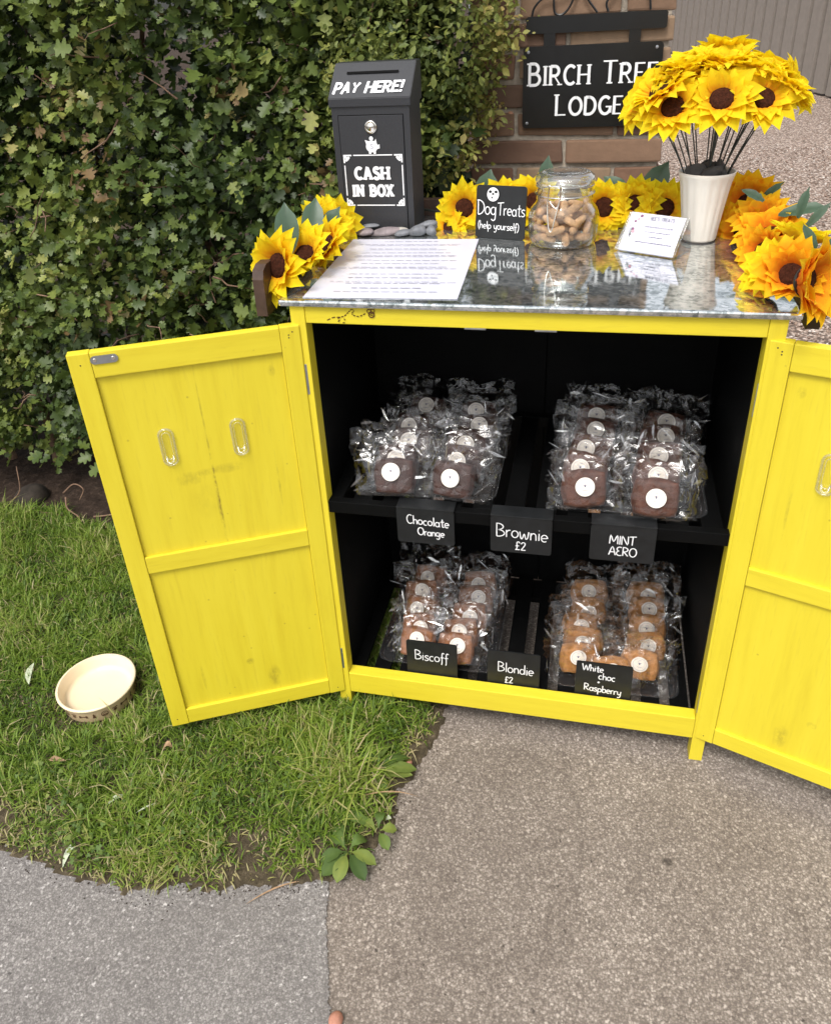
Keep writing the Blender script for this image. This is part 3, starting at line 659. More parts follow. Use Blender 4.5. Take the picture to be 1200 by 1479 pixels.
    for k in range(6):
        x0 = -.08+k*.03; pts = [(x0, .84, -.02)]
        for i in range(7): pts.append((pts[-1][0]+rng.normal()*.012, pts[-1][1]+rng.normal()*.02, pts[-1][2]+.21))
        MB().add(*tube(smooth_curve(pts, 3), np.linspace(.010, .003, 22), 6)).build('stem', M['bark'], s, True)
hedges()

# ------------------------------------------------------------------ brick pillar, house sign, fence
def pillar():
    t = thing('brick_pillar', (.42, 1.2, 0), 'weathered red brown brick gate pillar behind the cabinet', 'pillar')
    x0, x1, y0, y1 = .176, .656, .95, 1.43; mb = MB()
    course = .0675; k = 0; z = -.03
    q = np.random.default_rng(5)
    while z < 1.56:
        lens = [.235, .235] if k % 2 == 0 else [.110, .235, .110]
        def row(a0, a1, fn):
            g = .010; tot = sum(lens)+g*(len(lens)-1); s = (a1-a0)/tot; a = a0
            for L in lens:
                fn(a, a+L*s); a += (L+g)*s
        def brick(lo, hi):
            V, F = box(lo, hi, .005); V = np.array(V); V += .0046*np.stack([fnoise(V*9, int(q.integers(1e6)), 2, 1) for _ in range(3)], 1)*.8; mb.add(V, F)
        e = q.uniform(-.002, .002)
        row(x0, x1, lambda a, b: brick((a, y0+e, z), (b, y0+.10, z+course-.0115)))
        row(x0, x1, lambda a, b: brick((a, y1-.10, z), (b, y1, z+course-.011)))
        row(y0+.11, y1-.11, lambda a, b: brick((x1-.10, a, z), (x1+e, b, z+course-.011)))
        row(y0+.11, y1-.11, lambda a, b: brick((x0, a, z), (x0+.10, b, z+course-.011)))
        z += course; k += 1
    mb.build('brickwork', M['brick'], t)
    V, F = box((x0+.007, y0+.007, -.03), (x1-.007, y1-.007, z), 0)
    MB().add(V, F).build('mortar', M['mortar'], t)
    MB().add(*box((x0-.03, y0-.03, z+.001), (x1+.03, y1+.03, z+.07), .008)).build('coping', M['mortar'], t)
pillar()
def house_sign():
    t = thing('house_sign', (.475, .935, 1.14), 'black metal house name sign with scroll top fixed to the brick pillar', 'sign')
    y = .936; T = .006
    def plate(x0, z0, x1, z1, rr):
        P = []
        for cx, cz, a in ((x1-rr, z1-rr, 0), (x0+rr, z1-rr, 90), (x0+rr, z0+rr, 180), (x1-rr, z0+rr, 270)): P += arc(cx, cz, rr, rr, a, a+90, 5)
        return prism(P, 'y', y, y+T)
    MB().add(*plate(.310, 1.139, .637, 1.325, .010)).build('plate', M['black'], t)
    MB().add(*plate(.315, 1.352, .640, 1.389, .006)).add(*box((.358, y+.001, 1.320), (.385, y+T-.001, 1.356), 0)).add(*box((.556, y+.001, 1.320), (.583, y+T-.001, 1.356), 0)).build('bracket', M['black'], t)
    mb = MB()
    for pts in ([(.328, 1.389), (.335, 1.41), (.36, 1.43), (.40, 1.435), (.44, 1.47)], [(.378, 1.425), (.382, 1.395), (.40, 1.391), (.418, 1.41), (.43, 1.45), (.42, 1.49)], [(.425, 1.49), (.45, 1.43), (.48, 1.391)],
                [(.505, 1.391), (.50, 1.41), (.515, 1.43), (.55, 1.44), (.575, 1.47)], [(.60, 1.391), (.595, 1.42), (.58, 1.45), (.56, 1.48)], [(.34, 1.45), (.40, 1.49), (.475, 1.51), (.55, 1.49), (.61, 1.45)]):
        mb.add(*tube(smooth_curve([(a, y+.003, b) for a, b in pts], 6), .0028, 6))
    mb.build('scroll', M['iron'], t)
    ink = Ink((.310, y, 1.139), (1, 0, 0), (0, 0, 1))
    ink.caps('BIRCH TREE', .172, .100, .048, .0068, .0034, serif=.14, sx=.86, gap=.22, small=.041, slab=.07)
    ink.caps('LODGE', .168, .030, .046, .0068, .0034, serif=.14, sx=.88, gap=.20, small=.039, slab=.07)
    ink.build('lettering', M['white'], t)
    for a, b in ((.322, 1.313), (.622, 1.313), (.322, 1.151), (.622, 1.151)):
        V, F = lathe([(0, 0), (.0035, 0), (.004, .001), (.0035, .0025), (0, .003)], 10); V = [(a+p[0], y-p[2], b+p[1]) for p in V]
        MB().add(V, [q[::-1] for q in F]).build('screw', M['steel'], t)
house_sign()
def fence():
    A = np.array([3.62, 8.6]); B = np.array([1.55, 19.7]); n = 27
    t = thing('fence', (float(A[0]), float(A[1]), 0), 'tall grey brown fence of upright boards beyond the gravel drive', 'fence')
    d = (B-A)/n; nn = np.array([d[1], -d[0]])/np.linalg.norm(d)
    mb0 = None
    for i in range(n):
        a = A+d*i; b = a+d*.74; q = np.array([a+nn*.0, b, b+nn*.045, a+nn*.045])
        h = 3.3+rng.uniform(-.01, .01)
        MB().add(*prism([tuple(p) for p in q], 'z', .02, h)).build('board', M['fence_wood'], t)
    MB().add(*prism([tuple(p) for p in (A+nn*.15, B+nn*.15, B+nn*.17, A+nn*.17)], 'z', .03, 3.2)).build('gap_shade_sheet', M['black'], t)  # added black sheet, stands in for shade between the boards
    for z in (.35, 1.6, 2.9):
        q = [A+nn*.055, B+nn*.055, B+nn*.14, A+nn*.14]
        MB().add(*prism([tuple(p) for p in q], 'z', z, z+.14)).build('rail', M['brown_wood'], t)
    for i in range(0, n+1, 11):
        a = A+d*i+nn*.26; MB().add(*box((a[0]-.07, a[1]-.07, -.02), (a[0]+.07, a[1]+.07, 3.25), .01)).build('post', M['brown_wood'], t)
    g = thing('garage', (0, 23, 0), 'pale painted building glimpsed between the pillar and the far fence', 'building')
    MB().add(*box((-3, 22, .9), (2.0, 26, 4.5), .02)).build('wall', M['pale_render'], g)
    MB().add(*box((-3.02, 21.98, -.02), (2.02, 26.02, .899), .02)).build('plinth', M['black'], g)
    MB().add(*prism([(21.6, 4.502), (26.4, 4.502), (24, 6.0)], 'x', -3.3, 2.3)).build('roof', M['dark_stone'], g)
fence()
# ------------------------------------------------------------------ cabinet
W, H, PW, D = .80, 1.0, .0265, .55
cab = thing('garden_cabinet', (.40, .28, 0), 'bright yellow wooden garden cabinet with both doors open, black inside, zinc top', 'cabinet')
def part(name, lo, hi, mat, parent=cab, bev=.0015): return MB().add(*box(lo, hi, bev)).build(name, mat, parent)
for x0 in (0, W-PW):
    part('leg', (x0, 0, 0), (x0+PW, .032, H-.0005), M['yv']); part('leg', (x0, D-.032, 0), (x0+PW, D, H-.0005), M['yv'])
top_rail = part('top_rail', (PW+.0002, .002, .968), (W-PW-.0002, .022, H-.0005), M['yh'])
MB().add(*box((PW+.0002, .0005, .066), (W-PW-.0002, .028, .124), .002)).build('bottom_rail', M['yh'], cab)
for x0, s in ((.002, 1), (W-.002, -1)):
    a, b = sorted((x0, x0+s*.010)); part('side_panel', (a, .033, .068), (b, D-.033, H-.001), M['yp'] if 0 else M['yv'])
    a, b = sorted((x0+s*.0105, x0+s*.022)); part('side_lining', (a, .0325, .069), (b, D-.033, H-.002), M['black_wood'])
part('back_board', (.0225, .430, .095), (.4192, .440, H-.002), M['black_wood']); part('back_board', (.4208, .430, .095), (W-.0225, .440, H-.002), M['black_wood']); part('seam_light_stop', (.38, .4405, .095), (.46, .452, H-.002), M['black_wood'])  # last strip is added behind the seam to block light leaking through
part('ceiling', (.0245, .0225, .985), (W-.0245, .4295, .996), M['black_wood'])
# slatted shelf and slatted floor
part('shelf_rail', (.0245, .004, .566), (W-.0245, .022, .5925), M['black_wood'])
part('shelf_rail', (.0245, .405, .566), (W-.0245, .423, .5925), M['black_wood'])
def slats(name, z0, z1, y0, y1):
    e = [.0250]+[.349+.0595*k for k in range(-5, 7)]
    for k in range(-5, 8):
        a = (.0250 if k == -5 else .349+.0595*(k-1)+.022); b = min(.349+.0595*k, W-.025)
        if b-a > .008: part(name, (a, y0, z0), (b, y1, z1), M['black_wood'], cab, .001)
slats('shelf_slat', .581, .5918, .0225, .4045)
slats('floor_slat', .094, .1055, .0285, .4295)
part('floor_batten', (.0255, .357, .078), (W-.0255, .429, .0935), M['black_wood']); part('floor_batten', (.0255, .0288, .078), (W-.0255, .058, .0935), M['black_wood'])
worktop = MB().add(*box((-.017, -.006, H), (.817, .570, .0115+H), .0035)).build('worktop', M['zinc'], cab)
for s in (-1, 1):
    x = -.046 if s < 0 else .846
    if s < 0: poly = [(.010, .975), (.60, .975), (.60, 1.058), (.035, 1.062), (.018, 1.055), (.012, 1.04)]
    else: poly = [(.052, .990), (.085, .952), (.60, .952), (.60, 1.050), (.060, 1.050), (.052, 1.043)]
    a, b = sorted((x, x+s*.020)); V, F = prism(poly, 'x', a, b); MB().add(V, F).build('side_board', M['brown_wood'], cab)
    part('bracket', ((-.0455, .10, 1.0) if s < 0 else (.8175, .10, 1.0)), ((-.0175, .14, 1.003) if s < 0 else (.8455, .14, 1.003)), M['steel'], cab, .0005)
    part('bracket', ((-.0455, .50, 1.0) if s < 0 else (.8175, .50, 1.0)), ((-.0175, .54, 1.003) if s < 0 else (.8455, .54, 1.003)), M['steel'], cab, .0005)
part('back_board_rail', (-.0455, .575, 1.004), (.8455, .595, 1.046), M['brown_wood'])
for x in (.322, .438): part('door_catch', (x-.018, .004, .9645), (x+.018, .018, .9678), M['steel'], cab, .0008)
# bee and its dotted trail on the top rail
ink = Ink((0, .002, 0), (1, 0, 0), (0, 0, 1))
tr = smooth_curve([(.066, .9745), (.078, .980), (.090, .981), (.098, .9835), (.104, .989), (.1085, .993), (.112, .996), (.1155, .993), (.112, .989), (.114, .9855), (.122, .9835), (.130, .986), (.137, .990)], 4)
for i in range(0, len(tr)-2, 3): ink.stroke(tr[i:i+3], .0018)
for a in ([(.086, .973), (.089, .976)], [(.094, .971), (.098, .9715)], [(.099, .976), (.097, .979)], [(.086, .978), (.0905, .9815)]): ink.stroke(a, .0018)
ink.ring((.1465, .9875), .0050, .0018); ink.ring((.1425, .9935), .0034, .0014); ink.ring((.1490, .9945), .0032, .0014); ink.stroke([(.143, .988), (.150, .985)], .0014); ink.stroke([(.1435, .991), (.151, .9885)], .0014)
ink.build('painted_bee', M['ink_brown'], top_rail)

def door(hx, hy, ang, sg, hooks, plate):
    """x runs from the hinge, visible inner face at y=0, thickness away from the viewer"""
    Wd, z0, z1, T, sw = .389, .071, .9655, .020, .0345
    Y = lambda a: sorted((-sg*a[0], -sg*a[1]))
    mb = MB()
    def bx(x0, x1, za, zb, y, mi, bev=.0018):
        a, b = Y(y); V, F = box((x0, a, za), (x1, b, zb), bev); mb.add(V, F, mi)
    bx(0, sw, z0, z1, (0, T), 0); bx(Wd-sw-.002, Wd, z0, z1, (0, T), 0)
    bx(sw+.0003, Wd-sw-.0023, .9185, z1-.0005, (.0008, T-.001), 1); bx(sw+.0003, Wd-sw-.0023, .494, .533, (.0008, T-.001), 1); bx(sw+.0003, Wd-sw-.0023, z0+.0005, .1125, (.0008, T-.001), 1)
    d = mb.build('door', [M['yv'], M['yh']], cab); d.location = (hx, hy, 0); d.rotation_euler = (0, 0, ang)
    for za, zb in ((.1128, .4937), (.5333, .9182)):
        a, b = Y((.0075, .0145)); V, F = box((sw+.0005, a, za), (Wd-sw-.0025, b, zb), 0); MB().add(V, F).build('panel', M['yp'], d, local=True)
    for s, z in hooks:
        hw, hh = .0135, .0385
        def stad(w_, h_, y, zc=0): return [((w_*math.cos(R(a))+s), sg*y, z+zc+(h_-w_)*(1 if math.sin(R(a)) >= 0 else -1)+w_*math.sin(R(a))) for a in range(0, 360, 12)]
        def loop(pts): return np.array(pts+pts[:2])
        mb = MB(); mb.add(*tube(loop(stad(hw-.001, hh-.001, -.0052)), .0023, 8, False), 0); mb.add(*tube(loop(stad(hw*.55, hh*.72, -.0040, .003)), .0011, 6, False), 0)
        mb.add(*tube(smooth_curve([(s-.006, sg*-.004, z-.018), (s-.005, sg*.004, z-.025), (s, sg*.007, z-.0265), (s+.005, sg*.004, z-.025), (s+.006, sg*-.004, z-.018)], 4), .0022, 7), 0)
        P = stad(hw-.002, hh-.002, -.0046); mb.add(P, [tuple(range(len(P)))], 1)
        mb.build('hook', [M['hook_bead'], M['hook_plastic']], d, True, local=True)
    if plate:
        hw = .0075; s0, s1, z = .309+.006, .351-.006, .9515
        P = [((s1 if math.cos(R(a)) >= 0 else s0)+hw*math.cos(R(a)), z+hw*math.sin(R(a))) for a in range(0, 360, 15)]
        a, b = Y((-.0016, .0001)); pl = MB().add(*prism(P, 'y', a, b)).build('metal_plate', M['steel'], d, local=True)
        mb = MB()
        for q in (s0, s1):
            V, F = lathe([(0, .0012), (.0030, .001), (.0036, 0)], 12); mb.add([(q+v[0], sg*(.0017+v[2]), z+v[1]) for v in V], F)
        mb.build('screw', M['chrome'], pl, local=True)
    for z in (.17, .86):
        a, b = Y((.001, .019)); V, F = box((-.006, a, z-.03), (-.0008, b, z+.03), .0008); MB().add(V, F).build('hinge', M['steel'], d, local=True)
    mb = MB()
    for q in ((.013, .955), (.02, .95), (.37, .945), (.016, .085), (.375, .09), (.02, .945)):
        a, b = Y((-.0003, .001)); mb.add(*prism([(q[0]+.0014*math.cos(k*math.pi/3), q[1]+.0014*math.sin(k*math.pi/3)) for k in range(6)], 'y', a, b))
    mb.build('nail_head', M['brown_wood'], d, local=True)
    return d
door(.0150, -.003, math.atan2(-.43173, -.90200), 1, ((.262, .764), (.134, .763)), True)
door(.7775, -.001, math.atan2(-.084, .245), -1, ((.121, .752), (.245, .752)), False)

# ------------------------------------------------------------------ chalk signs
def chalk_sign(name, label, x0, x1, z0, z1, y, lines, lean=0.0, clip=False, group='chalk price signs on the cabinet'):
    t = thing(name, ((x0+x1)/2, y, z0), label, 'sign', group)
    w_, h = x1-x0, z1-z0; rr = .005; P = []
    for cx, cz, a in ((w_-rr, h-rr, 0), (rr, h-rr, 90), (rr, rr, 180), (w_-rr, rr, 270)): P += arc(cx, cz, rr, rr, a, a+90, 4)
    Vv = np.array([0, math.sin(lean), math.cos(lean)]); N = np.array([0, -math.cos(lean), math.sin(lean)]); O = np.array([x0, y, z0])
    V, F = prism(P, 'y', 0, .003); V = np.array(V); V = O+V[:, 0:1]*np.array([1, 0, 0])+V[:, 2:3]*Vv-V[:, 1:2]*N
    MB().add(V, F).build('board', M['slate'], t)
    if clip:
        MB().add(*box((x0, y-.0006, z1+.0004), (x1, y+.034, z1+.0028), .0008)).build('hanging_lip', M['slate'], t)
    ink = Ink(O, (1, 0, 0), Vv)
    for text, cx, cz, hh, sl in lines: ink.hand(text, cx*w_, cz*h, hh, .0021, True, sl)
    ink.build('lettering', M['chalk'], t)
    return t
zs, ze = .515, .5945
chalk_sign('chalk_sign', 'small hanging chalkboard reading Chocolate Orange under the left brownies', .166, .279, zs, ze, -.0022, [('Chocolate', .55, .56, .0205, -.04), ('Orange', .60, .26, .0175, -.02)], clip=True)
chalk_sign('chalk_sign', 'hanging chalkboard reading Brownie and the price, middle of the shelf edge', .349, .464, zs-.002, ze, -.0022, [('Brownie', .52, .42, .030, -.05), ('£2', .5, .10, .0185, 0)], clip=True)
chalk_sign('chalk_sign', 'hanging chalkboard lettered MINT in capitals below the right hand brownies', .534, .650, zs, ze, -.0022, [('MINT', .5, .50, .0195, -.03), ('AERO', .52, .18, .0195, -.02)], clip=True)
chalk_sign('chalk_sign', 'one word chalkboard standing in front of the lower left bags', .157, .271, .1056, .2135, .030, [('Biscoff', .5, .52, .0265, -.02)], .05)
chalk_sign('chalk_sign', 'chalkboard reading Blondie with a price, standing in the middle of the floor', .338, .451, .1056, .2135, .030, [('Blondie', .55, .47, .0265, -.04), ('£2', .42, .20, .0165, 0)], .05)
chalk_sign('chalk_sign', 'chalkboard reading White Choc and Raspberry before the lower right bags', .527, .643, .1056, .2120, .030, [('White', .30, .79, .018, -.02), ('choc', .56, .60, .019, -.02), ('+', .42, .48, .012, 0), ('Raspberry', .50, .27, .0185, -.05)], .05)

# ------------------------------------------------------------------ bagged cakes
LEAN = .50
UU, VV, NN = np.array([1., 0, 0]), np.array([0, math.sin(LEAN), math.cos(LEAN)]), np.array([0, -math.cos(LEAN), math.sin(LEAN)])
def cake_mesh(seed, ww, hh, tt, mat):
    bm = bmesh.new(); bmesh.ops.create_cube(bm, size=2); bmesh.ops.subdivide_edges(bm, edges=bm.edges[:], cuts=7, use_grid_fill=True); bm.verts.index_update()
    V = np.array([v.co[:] for v in bm.verts]); F = [tuple(v.index for v in q.verts) for q in bm.faces]; bm.free()
    S = norm(V)*1.25; V = .58*V+.42*S
    V = V*(1+.07*fnoise(V, seed, 3, .5)[:, None]) + .030*fnoise(V, seed+9, 2, 2)[:, None]*norm(V)
    P = (V[:, 0:1]*ww/2)*UU+((V[:, 1:2]+1)*hh/2+.004)*VV+(V[:, 2:3]*tt/2+tt/2)*NN
    mb = MB().add(P, F); o = mb.build('cake', mat, smooth=True); me = o.data; bpy.data.objects.remove(o); return me
def bag_mesh(seed):
    q = np.random.default_rng(seed); nu, nv = 13, 14; wd = q.uniform(.068, .080); top = q.uniform(.106, .134)
    bendy = q.uniform(.2, .9); tw = q.uniform(-.012, .012)
    mb = MB()
    us = np.linspace(-1, 1, nu); vs = np.linspace(0, 1, nv)
    for side in (1, -1):
        P = np.zeros((nv, nu, 3))
        ridge = np.abs(fnoise(np.stack(np.meshgrid(us, vs), -1).reshape(-1, 2), seed+side, 3, .9)).reshape(nv, nu)
        for j, v in enumerate(vs):
            for i, u_ in enumerate(us):
                edge = max(abs(u_), .0)
                inside = np.clip((1.0-abs(u_))/.45, 0, 1)*np.clip((.80-v)/.22, 0, 1)*np.clip(v/.04+.55, 0, 1)
                h = .0205*(inside**.6)+.0008
                cr = (ridge[j, i]-.25)*.014*(.12+.88*(1-inside)) + q.normal()*.0016*(1.08-inside)
                uu = u_*wd*(1-.05*math.sin(v*7+seed))+q.normal()*.0025*(1-inside)+tw*v
                vv = -.001+v*top+q.normal()*.0025*(v > .02)*(1-inside)+(.006*math.sin(u_*4+seed) if v > .8 else 0)
                P[j, i] = uu*UU+vv*VV+(.0165+side*(h+(cr if 0 < i < nu-1 and j > 0 else 0)*1))*NN
                up = max(0, v-.62); P[j, i] += np.array([0, -.055*up*up*bendy*4*.4, .02*up])
                P[j, i][2] = max(P[j, i][2], .0008)
        F = []
        for j in range(nv-1):
            for i in range(nu-1):
                a, b, c, d = j*nu+i, j*nu+i+1, (j+1)*nu+i+1, (j+1)*nu+i
                F += [(a, b, c), (a, c, d)] if q.random() < .5 else [(a, b, d), (b, c, d)]
        if side < 0: F = [x[::-1] for x in F]
        mb.add(P.reshape(-1, 3), F)
    for k in range(10):  # loose fold slivers, extra reflective, added as white glints on the film
        if k < 7: u_ = q.choice([-1, 1])*q.uniform(.55, .97); v = q.uniform(.05, .95)
        else: u_ = q.uniform(-.9, .9); v = q.uniform(.70, .98)
        c = u_*wd*UU+v*top*VV+(.018+q.uniform(-.003, .006)+.012*max(0, 1-abs(u_))*(v < .8))*NN
        up = max(0, v-.62); c = c+np.array([0, -.055*up*up*bendy*4*.4, .02*up])
        a = q.uniform(0, 6.28); L = q.uniform(.008, .022); wq = q.uniform(.0012, .0050); d = math.cos(a)*UU+math.sin(a)*VV+q.normal()*.25*NN; e = -math.sin(a)*UU+math.cos(a)*VV+q.normal()*.6*NN
        P = np.array([c-d*L, c-d*L*.2+e*wq, c+d*L*.5+e*wq*.7, c+d*L, c+d*L*.4-e*wq*.5]); P[:, 2] = np.maximum(P[:, 2], .001); mb.add(P, [(0, 4, 1), (1, 4, 2), (2, 4, 3)], 1)
    o = mb.build('bag', [M['cellophane'], M['cello_fold_glint']], None, True); me = o.data; bpy.data.objects.remove(o); return me
def sticker_mesh():
    O = .043*VV+.0395*NN
    ink = Ink(O, UU, VV, 0.0); ink.disc((0, 0), .0178, mi=0, n=28); ink.k = 6
    ink.ring((0, 0), .0140, .0006, 1); ink.disc((0, .002), .0016, .0026, 2); ink.stroke([(-.004, .004), (0, .0025), (.004, .004)], .0011, 1); ink.stroke([(-.005, -.006), (.005, -.006)], .0009, 1); ink.stroke([(-.003, .0095), (.003, .0095)], .0008, 1)
    o = ink.build('sticker', [M['sticker'], M['ink_pale'], M['ink']]); me = o.data; bpy.data.objects.remove(o); return me
BAGS = [bag_mesh(100+i*7) for i in range(8)]
STK = sticker_mesh()
CAKES = {k: [cake_mesh(s*13+len(k), .076, .066, .032, M[k]) for s in range(3)] for k in ('brownie', 'mint', 'biscoff', 'blondie')}
CAKES['blondie'] = [cake_mesh(s*13+3, .076, .062, .034, M['blondie']) for s in range(3)]
def bagged(kind, name, label, cat, x, y, z, group, k, lean=0, rz=0):
    t = thing(name, (x, y, z), label, cat, group, (lean, 0, rz))
    part_n = 'brownie' if kind in ('brownie', 'mint') else 'blondie'
    for nm, me in ((part_n, CAKES[kind][k % 3]), ('sticker', STK), ('bag', BAGS[k % 8])):
        o = bpy.data.objects.new(nm, me); COL.objects.link(o); o.parent = t
        if nm == 'sticker': o.location = tuple(UU*random.uniform(-.006, .006)+VV*random.uniform(-.004, .006)); 
    return t
ORD = ['frontmost', 'second from the front', 'third from the front', 'fourth from the front', 'rearmost']
cols = [
 ('brownie', 'dark bagged brownie, {}, left column above the Chocolate Orange sign', [(.150, .055), (.146, .117), (.160, .175), (.156, .240), (.160, .318)], .5925, 'bagged chocolate orange brownies'),
 ('brownie', 'dark bagged brownie, {}, right column by the Chocolate Orange sign', [(.267, .062), (.273, .126), (.282, .186), (.290, .250), (.284, .312)], .5925, 'bagged chocolate orange brownies'),
 ('mint', 'reddish bagged brownie, {}, left column above the MINT sign', [(.513, .066), (.521, .124), (.528, .192), (.535, .262), (.541, .330)], .5925, 'bagged mint brownies'),
 ('mint', 'reddish bagged brownie, {}, right column above the MINT sign', [(.640, .054), (.652, .112), (.664, .186), (.672, .250), (.676, .312)], .5925, 'bagged mint brownies'),
 ('biscoff', 'caramel bagged blondie, {}, left column behind the one word sign', [(.164, .104), (.158, .156), (.154, .206), (.150, .268), (.148, .330)], .1062, 'bagged caramel blondies'),
 ('biscoff', 'caramel bagged blondie, {}, right column beside the one word sign', [(.262, .098), (.263, .152), (.270, .208), (.278, .266), (.284, .326)], .1062, 'bagged caramel blondies'),
 ('blondie', 'golden bagged blondie, {}, left column behind the White Choc sign', [(.535, .128), (.535, .178), (.538, .228), (.550, .285), (.553, .345)], .1062, 'bagged golden blondies'),
 ('blondie', 'golden bagged blondie, {}, right column behind the White Choc sign', [(.668, .132), (.672, .180), (.684, .236), (.682, .300), (.686, .360)], .1062, 'bagged golden blondies'),
]
k = 0
for kind, lab, pts, z, grp in cols:
    for i, (x, y) in enumerate(pts):
        bagged(kind, 'bagged_brownie' if kind in ('brownie', 'mint') else 'bagged_blondie', lab.format(ORD[i]), 'cake', x+random.uniform(-.006, .006), y-.012, z+.0025, grp, k*3+i, random.uniform(-.14, .12)-(.05*i if kind != 'blondie' else -.1), random.uniform(-.30, .30)); 
    k += 1
bagged('blondie', 'bagged_blondie', 'golden blondie in clear bag leaning right behind the White Choc sign, before both columns', 'cake', .603, .076, .1087, 'bagged golden blondies', 5, -.05, .12)
def tray(label, x0, x1, y0, y1, z):
    rr = .03; P = []
    for cx, cy, a in ((x1-rr, y1-rr, 0), (x0+rr, y1-rr, 90), (x0+rr, y0+rr, 180), (x1-rr, y0+rr, 270)): P += arc(cx, cy, rr, rr, a, a+90, 6)
    P = np.array(P); c = P.mean(0); n = len(P); V = []; F = []
    for s, zz in ((.93, .0006), (.965, .0012), (.985, .012), (1.0, .0135), (1.015, .013)): V += [(*(c+(p-c)*s), z+zz) for p in P]
    for j in range(4): F += [(j*n+i, j*n+(i+1) % n, (j+1)*n+(i+1) % n, (j+1)*n+i) for i in range(n)]
    F.append(tuple(range(n))[::-1])
    tag(MB().add(V, F).build('plastic_tray', M['acrylic'], None, True), label, 'tray', 'clear plastic trays under the cakes')
tray('clear plastic tray under the Chocolate Orange brownies', .078, .352, .030, .395, .5921)
tray('clear plastic tray under the MINT brownies', .452, .738, .030, .395, .5921)
tray('clear plastic tray under the caramel blondies on the cabinet floor', .078, .352, .060, .400, .1058)
tray('clear plastic tray under the golden blondies on the cabinet floor', .470, .745, .052, .400, .1058)
